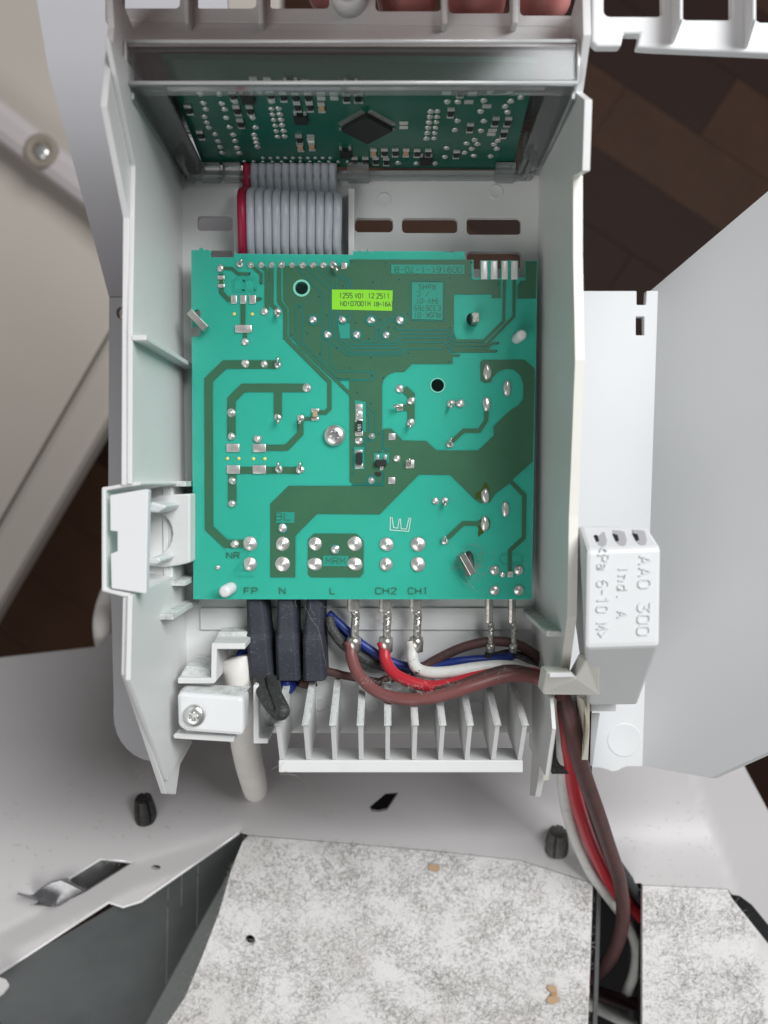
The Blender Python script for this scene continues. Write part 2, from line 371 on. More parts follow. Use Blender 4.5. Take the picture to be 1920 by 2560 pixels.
# stroke letters on a 4 x 6 grid
GL = {'A': [[(0, 0), (2, 6), (4, 0)], [(.7, 2), (3.3, 2)]], 'B': [[(0, 0), (0, 6), (3, 6), (3.8, 5.2), (3.8, 3.9), (3, 3.2), (0, 3.2)], [(3, 3.2), (4, 2.4), (4, .8), (3, 0), (0, 0)]],
 'C': [[(4, 5), (3, 6), (1, 6), (0, 5), (0, 1), (1, 0), (3, 0), (4, 1)]], 'E': [[(4, 6), (0, 6), (0, 0), (4, 0)], [(0, 3), (3, 3)]], 'F': [[(4, 6), (0, 6), (0, 0)], [(0, 3), (3, 3)]],
 'H': [[(0, 0), (0, 6)], [(4, 0), (4, 6)], [(0, 3), (4, 3)]], 'I': [[(2, 0), (2, 6)]], 'K': [[(0, 0), (0, 6)], [(4, 6), (0, 2.6)], [(1.3, 3.6), (4, 0)]], 'L': [[(0, 6), (0, 0), (4, 0)]],
 'M': [[(0, 0), (0, 6), (2, 2), (4, 6), (4, 0)]], 'N': [[(0, 0), (0, 6), (4, 0), (4, 6)]], 'O': [[(1, 0), (0, 1.3), (0, 4.7), (1, 6), (3, 6), (4, 4.7), (4, 1.3), (3, 0), (1, 0)]],
 'P': [[(0, 0), (0, 6), (3, 6), (4, 5.2), (4, 3.7), (3, 2.9), (0, 2.9)]], 'R': [[(0, 0), (0, 6), (3, 6), (4, 5.2), (4, 3.7), (3, 2.9), (0, 2.9)], [(2, 2.9), (4, 0)]],
 'S': [[(4, 5), (3, 6), (1, 6), (0, 5), (0, 4), (1, 3.2), (3, 2.8), (4, 2), (4, 1), (3, 0), (1, 0), (0, 1)]], 'U': [[(0, 6), (0, 1), (1, 0), (3, 0), (4, 1), (4, 6)]], 'V': [[(0, 6), (2, 0), (4, 6)]],
 'Z': [[(0, 6), (4, 6), (0, 0), (4, 0)]], '0': [[(1, 0), (0, 1), (0, 5), (1, 6), (3, 6), (4, 5), (4, 1), (3, 0), (1, 0)]], '1': [[(.8, 4.8), (2, 6), (2, 0)]],
 '2': [[(0, 5), (1, 6), (3, 6), (4, 5), (4, 4), (0, 0), (4, 0)]], '3': [[(0, 6), (4, 6), (2, 3.5), (3, 3.5), (4, 2.6), (4, 1), (3, 0), (1, 0), (0, 1)]], '4': [[(3, 0), (3, 6), (0, 2), (4, 2)]],
 '5': [[(4, 6), (0, 6), (0, 3.4), (3, 3.4), (4, 2.5), (4, 1), (3, 0), (0, 0)]], '6': [[(3.6, 6), (1.3, 6), (0, 4), (0, 1), (1, 0), (3, 0), (4, 1), (4, 2.5), (3, 3.4), (1, 3.4), (0, 2.6)]],
 '7': [[(0, 6), (4, 6), (1.4, 0)]], '8': [[(1, 3.2), (0, 4), (0, 5), (1, 6), (3, 6), (4, 5), (4, 4), (3, 3.2), (1, 3.2), (0, 2.2), (0, 1), (1, 0), (3, 0), (4, 1), (4, 2.2), (3, 3.2)]],
 '9': [[(.4, 0), (2.7, 0), (4, 2), (4, 5), (3, 6), (1, 6), (0, 5), (0, 3.5), (1, 2.6), (3, 2.6), (4, 3.4)]], '-': [[(.6, 3), (3.4, 3)]], '.': [[(1.6, 0), (2.3, 0)]], ':': [[(1.6, 1), (2.3, 1)], [(1.6, 4.2), (2.3, 4.2)]],
 '!': [[(2, 6), (2, 2)], [(2, .7), (2, 0)]], '(': [[(3, 6.4), (1.6, 4.4), (1.6, 1.6), (3, -.4)]], ')': [[(1, 6.4), (2.4, 4.4), (2.4, 1.6), (1, -.4)]], '~': [[(0, 2.8), (1, 3.5), (3, 2.5), (4, 3.2)]], '<': [[(3.5, 5), (.5, 3), (3.5, 1)]], '>': [[(.5, 5), (3.5, 3), (.5, 1)]],
 '/': [[(0, 0), (4, 6)]], 'a': [[(.4, 3.6), (1.2, 4.2), (2.8, 4.2), (3.6, 3.4), (3.6, 0)], [(3.6, 2.4), (1.1, 2.4), (.2, 1.7), (.2, .7), (1, 0), (2.6, 0), (3.6, 1)]], 'n': [[(.4, 0), (.4, 4.2)], [(.4, 3.2), (1.3, 4.2), (2.7, 4.2), (3.5, 3.3), (3.5, 0)]],
 'd': [[(3.6, 6), (3.6, 0)], [(3.6, 3.2), (2.6, 4.2), (1.3, 4.2), (.3, 3.2), (.3, 1), (1.3, 0), (2.6, 0), (3.6, 1)]], 'o': [[(1.2, 0), (.3, 1), (.3, 3.2), (1.2, 4.2), (2.8, 4.2), (3.7, 3.2), (3.7, 1), (2.8, 0), (1.2, 0)]]}
def lettering(fr, text, centre, hpx, material, parent, rot=0.0, wpx=3.0, h0=0.0, h1=0.05, wide=1.0, scale=MMPX, name='lettering', adv=5.6, c_local=None):
    cx, cy = c_local if c_local else fr.loc(centre, h1)
    k = hpx*scale/6; tot = (len(text)*adv-(adv-4))*k*wide
    ca, sa = math.cos(rot), math.sin(rot); geos = []
    for i, ch in enumerate(text):
        for st in GL.get(ch, []):
            pts = []
            for gx, gy in st:
                x = (i*adv+gx)*k*wide-tot/2; y = (gy-3)*k
                pts.append((cx+x*ca-y*sa, cy+x*sa+y*ca))
            geos.append(ribbon_geo(pts, wpx*scale, h0, h1, fr))
    v, f = merge(geos)
    return obj(name, v, f, material, parent)

# clear film plastic: see-through with a grey tint, gloss and a little haze
def clear_mat(name, tint, haze, gl):
    m = bpy.data.materials.new(name); m.use_nodes = True; nt = m.node_tree
    nt.nodes.remove(nt.nodes['Principled BSDF']); out = nt.nodes['Material Output']
    t = nt.nodes.new('ShaderNodeBsdfTransparent'); t.inputs[0].default_value = (*tint, 1)
    g = nt.nodes.new('ShaderNodeBsdfGlossy'); g.inputs['Roughness'].default_value = 0.18
    d = nt.nodes.new('ShaderNodeBsdfDiffuse'); d.inputs[0].default_value = (.85, .87, .87, 1)
    fr = nt.nodes.new('ShaderNodeFresnel'); fr.inputs[0].default_value = 1.5
    ad = nt.nodes.new('ShaderNodeMath'); ad.operation = 'ADD'; ad.inputs[1].default_value = gl; nt.links.new(fr.outputs[0], ad.inputs[0])
    m1 = nt.nodes.new('ShaderNodeMixShader'); m1.inputs[0].default_value = haze
    nt.links.new(t.outputs[0], m1.inputs[1]); nt.links.new(d.outputs[0], m1.inputs[2])
    m2 = nt.nodes.new('ShaderNodeMixShader'); nt.links.new(ad.outputs[0], m2.inputs[0])
    nt.links.new(m1.outputs[0], m2.inputs[1]); nt.links.new(g.outputs[0], m2.inputs[2])
    nt.links.new(m2.outputs[0], out.inputs['Surface']); return m
M['clear'] = clear_mat('clear_plastic', (0.97, 0.98, 0.98), 0.02, 0.0)
M['clearside'] = clear_mat('clear_plastic_side', (0.96, 0.97, 0.97), 0.13, 0.03)
M['clearedge'] = clear_mat('clear_edge_glint', (0.95, 0.96, 0.96), 0.75, 0.08)  # mostly white, painting the light caught along the clear edges

# ================================================================== SETTING: parquet floor
FLOORZ = -640.0
fl = box('floor', -2600, 2600, -2600, 2600, FLOORZ-40, FLOORZ-6, 'floor3', None, 0)
tag(fl, 'dark brown parquet floor far below the heater', None, None, 'structure')
plank_me = {}
for key in ('floor', 'floor2', 'floor3'):
    v = [(x, y, z) for x in (0, 299.2) for y in (0, 73.3) for z in (-6, 0)]
    plank_me[key] = mesh_data('plank', v, [(0, 1, 3, 2), (4, 6, 7, 5), (0, 4, 5, 1), (2, 3, 7, 6), (0, 2, 6, 4), (1, 5, 7, 3)], key)
ang = R(-33)
for i in range(-7, 8):
    for j in range(-16, 17):
        x = i*300+((j*97) % 300); y = j*74
        c = Vector((x*math.cos(ang)-y*math.sin(ang), x*math.sin(ang)+y*math.cos(ang), FLOORZ))
        if not (-620 < c.x < 900 and -720 < c.y < 900): continue
        key = random.choice(['floor', 'floor', 'floor2', 'floor3'])
        link('plank', plank_me[key], fl, Matrix.Translation(c*S) @ Matrix.Rotation(ang, 4, 'Z'))

# ================================================================== cream panel far behind on the left, with its rail and screw
ZP = -300.0
pp = thing('cream_panel', 'blurred cream painted panel leaning far behind on the left', 'panel', P(100, 600, ZP))
fp = flat(ZP)
plate('face', fp, [(-600, -600), (700, -600), (700, 130), (290, 795), (0, 1298), (-600, 2340)], -20, 0, 'door', pp, bev=2)
fe = flat(ZP+8)
plate('raised_edge', fe, [(700, 130), (290, 795), (0, 1298), (-600, 2340), (-600, 2560), (0, 1508), (290, 1015), (700, 330)], -24, 0, 'door', pp, bev=6)
rl = plate('rail', flat(ZP+22), [(-120, 158), (0, 243), (174, 382), (420, 580), (420, 705), (205, 512), (0, 358), (-120, 268)], -22, 0, 'rail', pp, bev=7)
cx, cy = fe.loc((104, 379), 0)
v, f = lathe_geo([(11, 0), (11, 1.5), (10, 2.4), (7, 2.4), (6, 1), (0.5, 1)], 24)
link('screw_boss', mesh_data('screw_boss', v, f, 'boss', True), pp, Matrix.Translation(P(104, 379, ZP+21)*S))
v, f = lathe_geo([(4.5, -3), (4.5, -1), (3, 0), (0.4, .4)], 16)
link('screw', mesh_data('screw', v, f, 'screw', True), pp, Matrix.Translation(P(104, 379, ZP+24)*S))

# ================================================================== heater body: bent painted steel sheet, dusty deflectors, galvanised channel
KN = [(1500, -150), (1600, -134), (1700, -118), (1800, -101), (1900, -84), (2000, -70), (2080, -62), (2150, -58.5), (2250, -56), (2400, -52), (2560, -48), (2700, -45), (2900, -42)]
def zb(px, py):
    z = KN[0][1]
    for (a, za), (b, zc) in zip(KN, KN[1:]):
        if a <= py <= b:
            q = [k_[0] for k_ in KN].index(a); t = (py-a)/(b-a)
            m0 = (KN[min(q+1, len(KN)-1)][1]-KN[max(q-1, 0)][1])/(KN[min(q+1, len(KN)-1)][0]-KN[max(q-1, 0)][0])*(b-a)
            m1 = (KN[min(q+2, len(KN)-1)][1]-KN[q][1])/(KN[min(q+2, len(KN)-1)][0]-KN[q][0])*(b-a)
            z = (2*t**3-3*t*t+1)*za+(t**3-2*t*t+t)*m0+(-2*t**3+3*t*t)*zc+(t**3-t*t)*m1; break
    else:
        z = KN[-1][1] if py > KN[-1][0] else KN[0][1]
    cr = 1735+max(0, (py-1930))*0.33
    if px > cr: z -= (px-cr)*0.16
    return z
def zfl(px, py):
    z = zb(px, py)      # with the folded flange along the cut edge at lower left
    if px < 600 and py > 2060:
        yc = 2068+(598-px)*0.33 if px > 335 else 2155+(335-px)*0.52
        if py > yc: z -= min(70, py-yc)*0.10
    return z
hb = thing('heater_body', 'light grey painted steel heater body below the open control housing', 'heater', P(960, 2300, -60))
diamond = H((835, 320), (930, 240), (1005, 235), (940, 335), (890, 347), (850, 342))
slot = G((655, 690), (865, 714), (560, 905), (350, 1003), (200, 992), (430, 830))
oval = circ(G(1010, 748), 12, 14, ry=6)
body_outline = [(-60, 1655), (0, 1645), (240, 1618), (300, 1560), (500, 1545), (1500, 1545), (1700, 1640), (1850, 1893), (1868, 1930), (1920, 2026), (1990, 2150), (1990, 2400), (1920, 2311), (1880, 2262), (1850, 2240), (1829, 2236), (1820, 2222), (1607, 2212),
                (1603, 2208), (1483, 2208), (1300, 2150), (1090, 2127), (880, 2109), (740, 2097), (622, 2088), (598, 2081), (475, 2167), (353, 2252), (309, 2266), (272, 2254), (150, 2334), (0, 2432), (-60, 2472)]
up = sheet('painted_sheet', body_outline, zfl, 2.0, 'body', hb, [diamond, slot, oval], 17)
dp_out = [(622, 2090), (740, 2099), (880, 2111), (1090, 2129), (1300, 2152), (1482, 2210), (1476, 2400), (1470, 2560), (1466, 2680), (340, 2680), (424, 2551), (463, 2493), (505, 2393), (548, 2281), (579, 2173), (606, 2105)]
dpl = sheet('deflector_panel', dp_out, zb, 2.0, 'felt', hb, [circ((625, 2351), 13, 18, ry=14)], 26)
dpl['label'] = 'dusty white steel panel covered in lint'
sheet('side_deflector', [(1607, 2214), (1820, 2224), (1829, 2245), (1925, 2365), (1990, 2440), (1990, 2680), (1606, 2680)], zb, 2.0, 'felt', hb, [], 26)
# bright cut edges of the sheet
def edge_strip(name, pts, r, mt, par, dz=0.0):
    v, f = tube_geo([P(x, y, zfl(x, y)+dz) for x, y in pts], r, 6); return obj(name, v, f, mt, par, True)
edge_strip('cut_edge', [(598, 2081), (475, 2167), (353, 2252), (309, 2266), (272, 2254), (150, 2334), (0, 2432), (-60, 2472)], 0.75, 'edge', hb, -0.5)
edge_strip('cut_edge', [(slot[4][0], slot[4][1]), (slot[5][0], slot[5][1]), slot[0], slot[1]], 0.6, 'edge', hb, -0.4)
# galvanised wall dropping from the cut edge and the channel floor
def lerp2(a, b, n_): return [(a[0]+(b[0]-a[0])*q/n_, a[1]+(b[1]-a[1])*q/n_) for q in range(n_+1)]
top = lerp2((598, 2083), (-60, 2466), 16)
bot = lerp2((617, 2095), (200, 2860), 16)
tv = [P(x, y, zfl(x, y)-1.5) for x, y in top]; bv = [P(x, y, -100) for x, y in bot]
n = len(top); vv = []; NV = 8
for k in range(NV+1):
    vv += [tv[i].lerp(bv[i], k/NV) for i in range(n)]
cw = obj('channel_wall', vv, [(k*n+i, (k+1)*n+i, (k+1)*n+i+1, k*n+i+1) for k in range(NV) for i in range(n-1)], 'galv', hb, True)
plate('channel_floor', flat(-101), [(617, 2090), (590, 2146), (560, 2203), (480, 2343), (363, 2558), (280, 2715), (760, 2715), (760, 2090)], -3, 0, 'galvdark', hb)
for a, b in (((1090, 880), (1078, 1500)), ((1285, 735), (1275, 1130)), ((1178, 800), (1176, 1000))):
    (ax, ay), (bx, by) = G(*a), G(*b)
    # scratches scored into the galvanised wall: thin bright wires lying on it
    def onwall(px, py):
        best = None
        for i in range(n-1):
            p0 = tv[i]; nn = (bv[i]-tv[i]).cross(tv[i+1]-tv[i]).normalized(); d = ray(px, py)
            t = (p0-CAM).dot(nn)/d.dot(nn); q = CAM+d*t
            s = (q-tv[i]).dot((tv[i+1]-tv[i]).normalized())/(tv[i+1]-tv[i]).length
            if best is None or abs(s-.5) < best[0]: best = (abs(s-.5), q-d.normalized()*0.15)
        return best[1]
    v, f = tube_geo([onwall(ax+(bx-ax)*k/6, ay+(by-ay)*k/6) for k in range(7)], 0.05, 4); obj('scratch', v, f, 'edge', hb)
# wire slot: near-black plates painting the shade of its depth, galvanised rail
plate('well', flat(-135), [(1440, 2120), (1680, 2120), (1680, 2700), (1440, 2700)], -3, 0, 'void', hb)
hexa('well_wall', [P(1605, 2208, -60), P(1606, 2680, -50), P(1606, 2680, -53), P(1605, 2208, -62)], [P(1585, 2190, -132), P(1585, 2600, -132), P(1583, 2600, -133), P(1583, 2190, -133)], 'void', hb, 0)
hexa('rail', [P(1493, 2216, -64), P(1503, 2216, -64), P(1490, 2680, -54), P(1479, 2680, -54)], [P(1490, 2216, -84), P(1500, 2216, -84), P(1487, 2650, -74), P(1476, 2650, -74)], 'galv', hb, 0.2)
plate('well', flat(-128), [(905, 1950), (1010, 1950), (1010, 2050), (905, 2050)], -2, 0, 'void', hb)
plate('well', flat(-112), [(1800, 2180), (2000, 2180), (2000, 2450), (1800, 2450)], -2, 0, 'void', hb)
plate('well', flat(-75), [(600, 2320), (650, 2320), (650, 2380), (600, 2380)], -2, 0, 'blackchip', hb)  # black plate painting the shade behind the panel hole
# tab slot: sunk plate and bent steel tab
plate('sunk_plate', flat(-70), G((430, 840), (640, 700), (900, 700), (600, 920), (360, 1010), (150, 1030)), -2, 0, 'galv', hb)
tabpts = [((190, 940), (330, 860)), ((150, 965), (420, 850))]
rows = [(G(330, 852), G(440, 835), 1.0), (G(300, 862), G(545, 893), 4.0), (G(240, 905), G(500, 900), 3.6), (G(205, 935), G(430, 950), 2.2), (G(170, 945), G(385, 995), 3.2), (G(108, 925), G(345, 1003), 6.5)]
rows = [(G(448, 830), G(552, 889), -2.5), (G(428, 828), G(556, 892), 1.5), (G(395, 833), G(540, 902), 3.6), (G(330, 850), G(490, 928), 3.0), (G(250, 897), G(430, 972), 2.0), (G(208, 934), G(380, 1000), 1.6), (G(178, 938), G(362, 1004), 2.2), (G(145, 932), G(350, 1004), 3.8), (G(108, 922), G(335, 998), 6.2)]
tv2 = []
for a, b, h in rows:
    for k in range(6):
        t = k/5; x = a[0]+(b[0]-a[0])*t; y = a[1]+(b[1]-a[1])*t; tv2.append(P(x, y, zfl(x, y)+h))
ff = [(i*6+k, i*6+k+1, (i+1)*6+k+1, (i+1)*6+k) for i in range(len(rows)-1) for k in range(5)]
vv, ff = thicken(ff, tv2, [p-Vector((0, 0, 1.4)) for p in tv2])
tb = obj('bent_tab', vv, ff, 'tab', hb, True); tb.modifiers.new('es', 'EDGE_SPLIT').split_angle = R(45)
hexa('corner_flange', [P(-30, 2435, -52), P(15, 2447, -52), P(26, 2465, -52), P(10, 2485, -52), P(-30, 2515, -52)], [P(-30, 2435, -56), P(15, 2447, -56), P(26, 2465, -56), P(10, 2485, -56), P(-30, 2515, -56)], 'body', hb, 0.8)

# push-in rubber rivets
def rivet(px, py, r, h, mt, label):
    base = P(px, py, zb(px, py)); nrm = Vector((0, 0.94, 0.34)); seg = 60
    prof = [(1.0, -.15), (1.02, .02), (1.0, .3), (.92, .6), (.80, .9), (.76, .96), (.70, .97), (.3, .90), (.05, .90)]
    v, f = [], []
    q = nrm.to_track_quat('Z', 'Y').to_matrix()
    for rr, hh in prof:
        for k in range(seg):
            a = 2*math.pi*k/seg; g = 1-0.34*max(0, math.cos(5*a+.6))**10*(1 if hh > 0 else 0)
            v.append(base+q @ Vector((rr*r*g*math.cos(a), rr*r*g*math.sin(a), hh*h)))
    for i in range(len(prof)-1):
        for k in range(seg):
            k2 = (k+1) % seg; f.append((i*seg+k, i*seg+k2, (i+1)*seg+k2, (i+1)*seg+k))
    f.append(tuple((len(prof)-1)*seg+k for k in range(seg)))
    o = obj('push_rivet', v, f, mt, None, True); o.modifiers.new('es', 'EDGE_SPLIT').split_angle = R(50)
    return tag(o, label, 'rivet', 'rubber push rivets in the heater body')
rivet(365, 2040, 4.0, 9.0, 'rivet', 'black rubber push rivet below the left leg of the housing')
rivet(1391, 2119, 4.3, 8.2, 'rivetgrey', 'dusty grey rubber push rivet left of the hanging wires')

# ================================================================== back plate behind the housing on the left
bp = thing('back_plate', 'grey plastic back plate with rounded corner behind the housing left wall', 'plate', P(290, 1300, -34))
arc = [(283, 1740)]+circ((393, 1790), 110, 9, math.pi, math.pi/2, 115)+[(450, 1907)]
plate('lower_panel', flat(-34), [(272, 742), (270, 1220)]+arc+[(520, 1700), (620, 1400), (620, 742)], -3, 0, 'backplate', bp, holes=[circ((303, 781), 12, 14, ry=16)], bev=0.6)
pts = [(60, -120), (92, 0), (122, 180), (200, 470), (272, 741), (600, 741), (600, 480), (560, -120)]
def zpl(px, py): return -34+min(0, (py-741))*0.035
sheet('upper_panel', pts, zpl, 3, 'backplate', bp, [], 60)
tube('cable_loop', [(275, 1480, -150), (262, 1520, -145), (256, 1560, -140), (262, 1610, -145), (285, 1650, -160)], 4.4, 'cable', None, 12)
tag(bpy.data.objects['cable_loop'], 'blurred off-white cable loop beside the back plate at left', 'cable')

# ================================================================== right cover: bright strip and upstanding side wall
rc = thing('side_cover', 'white plastic side cover with tall flange at the right', 'cover', P(1700, 1300, -25))
ZS = -25
fs = flat(ZS)
plate('strip', fs, [(1400, 727), (1592, 727), (1592, 762), (1614, 762), (1616, 727), (1648, 726), (1606, 1917), (1568, 1917), (1556, 1921), (1548, 1926), (1528, 1930), (1520, 1926), (1500, 1921), (1400, 1915)], -2.5, 0, 'white', rc,
      holes=[[(1590, 792), (1610, 792), (1610, 838), (1590, 838)]], bev=0.3)
v, f = lathe_geo([(5.6, 0), (5.55, .10), (5.3, .16), (5.0, .11), (0.2, .11)], 40)
link('round_mark', mesh_data('round_mark', v, f, 'white', True), rc, Matrix.Translation(P(1561, 1850, ZS-.05)*S))
def YZ(px, py, X):
    d = ray(px, py); t = (X-CAM.x)/d.x; q = CAM+d*t; return (q.y, q.z)
Xt, Xb = P(1645, 726, ZS).x, P(1606, 1917, ZS).x
yt, yb = P(1645, 726, ZS).y, P(1606, 1917, ZS).y
def xw(y, z): return Xb+(Xt-Xb)*(y-yb)/(yt-yb)+(z-ZS)*0.85
def wallpt(px, py):
    # point on the upstanding wall seen at a pixel
    z = 0.0
    d = ray(px, py); lo_, hi_ = 60.0, 400.0     # march along the ray to the wall
    for _ in range(60):
        m_ = (lo_+hi_)/2; q = CAM+d*m_
        if q.x > xw(q.y, q.z): hi_ = m_
        else: lo_ = m_
    q = CAM+d*lo_; return (q.y, q.z)
pw = [(yt, ZS-2.5), wallpt(1920, 478), wallpt(2010, 400), wallpt(2010, 1838), wallpt(1920, 1880), wallpt(1775, 1945), (yb, ZS-2.5)]
vv, t = triangulate(pw, (), 14)
v3, f3 = thicken(t, [(xw(y, z), y, z) for y, z in vv], [(xw(y, z)+2.2, y, z) for y, z in vv])
obj('flange', v3, f3, 'white', rc, False, 0)
# ================================================================== control housing
ZB = -10.0
hs = thing('control_housing', 'open pale grey plastic control housing around the green circuit board', 'housing', P(900, 1200, ZB))
def rr(x0, x1, y0, y1, r=10):
    out = []
    for cx, cy, a in ((x1-r, y0+r, -90), (x1-r, y1-r, 0), (x0+r, y1-r, 90), (x0+r, y0+r, 180)):
        out += [(cx+r*math.cos(R(a+k*22.5)), cy+r*math.sin(R(a+k*22.5))) for k in range(5)]
    return out
slots = [rr(494, 581, 540, 576, 7), rr(887, 982, 545, 580), rr(1005, 1144, 545, 582), rr(1167, 1303, 544, 586), rr(524, 582, 627, 664, 7), rr(887, 982, 630, 665), rr(1005, 1144, 630, 668), rr(1167, 1303, 630, 672)]
plate('base', flat(ZB), [(440, 425), (1362, 425), (1362, 1833), (440, 1833)], -2.2, 0, 'plastic', hs, holes=slots, bev=0.25)
XI, XO = -60.0, -62.7
lo = [YZ(x, y, XO) for x, y in ((262, -60), (269, 69), (250, 265), (307, 545), (305, 800), (303, 1213))]
lo2 = [YZ(x, y, XO) for x, y in ((307, 1494), (303, 1686), (402, 1984), (427, 1986))]
base_y0 = P(960, 1833, ZB).y
yn0 = lo[-1][0]-.2; yn1 = lo2[0][0]+.2
lo += [(yn0, 4.5), (yn1, 4.5)]
prism_yz('left_wall', lo+lo2+[YZ(438, 1912, XO), YZ(470, 1855, XO), (base_y0, ZB-2.2), (112, ZB-2.2)], XO, XO+1.5, 'plastic', hs, 0.2)
li = [YZ(x, y, XI) for x, y in ((273, 92), (300, 230), (338, 415), (331, 830), (330, 1210))]
li2 = [YZ(x, y, XI) for x, y in ((331, 1488), (326, 1700), (420, 1950), (431, 1930))]
li += [(li[-1][0]-.2, 4.5), (li2[0][0]+.2, 4.5)]
prism_yz('left_wall_lining', li+li2+[YZ(467, 1855, XI), (base_y0, ZB-2.0), (112, ZB-2.0)], XO+1.5, XI, 'plastic', hs, 0.2)
for (px, py, X1) in ((330, 837, -56.6),):
    y = YZ(px, py, XI)[0]; box('rib', XI-.1, X1, y-1.3, y, ZB, YZ(px, py, XI)[1], 'plastic', hs, .2)
for px, py, w in ((400, 1536, 3.6), (429, 1452, 3.9), (427, 1203, 4.2)):
    y, z = YZ(px, py, XI); box('rib', XI-.1, XI+w, y-1.5, y, ZB, z, 'ledge', hs, .2)
XRI, XRO = 45.9, 47.7
ro = [YZ(x, y, XRO) for x, y in ((1474, -60), (1478, 87), (1458, 231), (1481, 249), (1475, 428), (1452, 440), (1452, 640), (1457, 900), (1449, 1100), (1441, 1290), (1437, 1540), (1418, 1684))]
prism_yz('right_wall', ro+[YZ(1385, 1745, XRO), YZ(1362, 1940, XRO), YZ(1352, 1992, XRO), YZ(1338, 1990, XRO), (base_y0, ZB-2.2), (112, ZB-2.2)], XRI, XRO, 'plastic', hs, 0.2)
# yellowed rim strip along the right wall
rim = [Vector((XRO+.4, y, z+.3)) for y, z in ro[5:]]
vv = []; ff = []
for i, p in enumerate(rim):
    vv += [p, p-Vector((2.3, 0, 0)), p-Vector((2.3, 0, 1.2)), p-Vector((0, 0, 1.2))]
for i in range(len(rim)-1):
    a, b = 4*i, 4*i+4
    for k in range(4): ff.append((a+k, a+(k+1) % 4, b+(k+1) % 4, b+k))
ff += [(0, 1, 2, 3), (4*len(rim)-4, 4*len(rim)-1, 4*len(rim)-2, 4*len(rim)-3)]
obj('right_rim', vv, ff, 'clipwhite', hs)
y, z = YZ(1366, 1578, 42.0); box('rib', 42.0, XRI+.1, y-1.4, y, ZB, z, 'ledge', hs, .2)
# ridges beside the ribbon cable
for x0, x1 in ((584, 598), (870, 886)):
    a, b = P(x0, 470, -5), P(x1, 640, -5); box('ridge', a.x, b.x, b.y-8, a.y, ZB, -5, 'plastic', hs, .3)
a, b = P(500, 1520, ZB+.8), P(1330, 1575, ZB+.8); box('floor_step', a.x, b.x, b.y, a.y, ZB-.2, ZB+.8, 'plastic', hs, .2)
v, f = lathe_geo([(2.2, 0), (2.2, .10), (2.0, .16), (1.8, .10), (0.1, .10)], 28)
ej = mesh_data('ejector_mark', v, f, 'plastic', True)
for q in ((800, 1760), (930, 1765), (1060, 1768), (1190, 1768), (620, 1540), (1230, 1560), (960, 500), (1240, 480)):
    link('ejector_mark', ej, hs, Matrix.Translation(P(*q, ZB)*S))
# low clips at the foot of the display frame
# grille at the bottom: bar and fins
fy = lambda px, py, X: YZ(px, py, X)
fx = []
for k in range(10):
    fx.append(P(705+k*(1299-705)/9, 1908, 8).x)
finpoly = [(-47, ZB-2), (-50.5, -6), (-56.9, 16), (-69.6, 8.2), (-69.6, 3), (base_y0+.6, ZB-2.2)]
for X in fx:
    t = 0.62
    prism_yz('fin', finpoly, X-t, X+t, 'plastic', hs, 0.15)
    hexa('fin_top', [Vector((X-1.0, -50.4, -5.6)), Vector((X+1.0, -50.4, -5.6)), Vector((X+1.0, -57.2, 16.5)), Vector((X-1.0, -57.2, 16.5))],
         [Vector((X-1.0, -51.2, -6.6)), Vector((X+1.0, -51.2, -6.6)), Vector((X+1.0, -57.6, 15.4)), Vector((X-1.0, -57.6, 15.4))], 'ledge', hs, .1)
box('grille_bar', fx[0]-.9, fx[-1]+.9, -73.2, -69.7, -2, 8.4, 'plastic', hs, .3)
# cable entry at the lower left: stepped bracket, channel, tray
a = P(440, 1600, 8)
def ext(name, pts, z0, z1, mt, bev=.35): return plate(name, flat(z1), pts, z0-z1, 0, mt, hs, bev=bev)
ext('stepped_bracket', E((78, 715), (355, 715), (360, 425), (400, 425), (640, 425), (640, 476), (405, 476), (400, 740), (380, 760), (78, 760)), -9, 8, 'plastic')
ext('bracket_tread', E((420, 330), (660, 330), (640, 424), (372, 424)), -9, -2, 'ledge')
ext('bracket_tread', E((150, 610), (355, 640), (352, 714), (88, 714)), -9, 4, 'ledge')
ext('channel', E((708, 770), (752, 770), (754, 1215), (835, 1215), (830, 1258), (708, 1258)), -9, 7, 'plastic')
ext('channel_floor', E((756, 900), (900, 900), (860, 1150), (830, 1214), (756, 1214)), -9, -4, 'ledge')
ext('tray_lip', E((40, 1190), (60, 1172), (560, 1195), (545, 1248), (50, 1218)), 4, 10, 'plastic')
ext('tray', E((85, 1140), (560, 1165), (600, 1190), (560, 1200), (60, 1175)), 4, 9, 'ledge')

# hinge pocket on the left wall: bulging shell, cover, spring cup
ext('hinge_shell', K((88, 155), (240, 128), (345, 118), (345, 140), (250, 150), (116, 176), (120, 818), (250, 845), (290, 855), (290, 880), (235, 876), (88, 838)), 5, 38, 'plastic')
ext('hinge_floor', K((90, 150), (560, 140), (560, 700), (290, 870), (90, 836)), -9, 4, 'plastic')
ext('hinge_cover', K((145, 205), (375, 166), (396, 170), (396, 180), (383, 855), (155, 820), (150, 590), (192, 575), (192, 445), (147, 440)), 36, 38.5, 'white', .4)
cc = (335, 455)
cup = K((385, 300), (470, 300), (520, 290))
cupout = [(385, 232), (470, 205), (580, 200), (672, 195), (672, 650), (600, 668), (500, 682), (385, 670)]
bite = [(385, 625)]+[(385+170*math.cos(a), 460-165*math.sin(a)) for a in [(-75+k*15)*math.pi/180 for k in range(11)]]+[(385, 300)]
ext('spring_cup', K(*(cupout+bite)), -8, 6, 'plastic', .5)
ext('cup_floor', K((385, 330), (452, 330), (460, 450), (440, 565), (385, 565)), -8, -2, 'white', .3)
ext('cup_finger', K((385, 262), (420, 250), (520, 275), (500, 300), (460, 322), (385, 318)), 6, 20, 'white', .6)
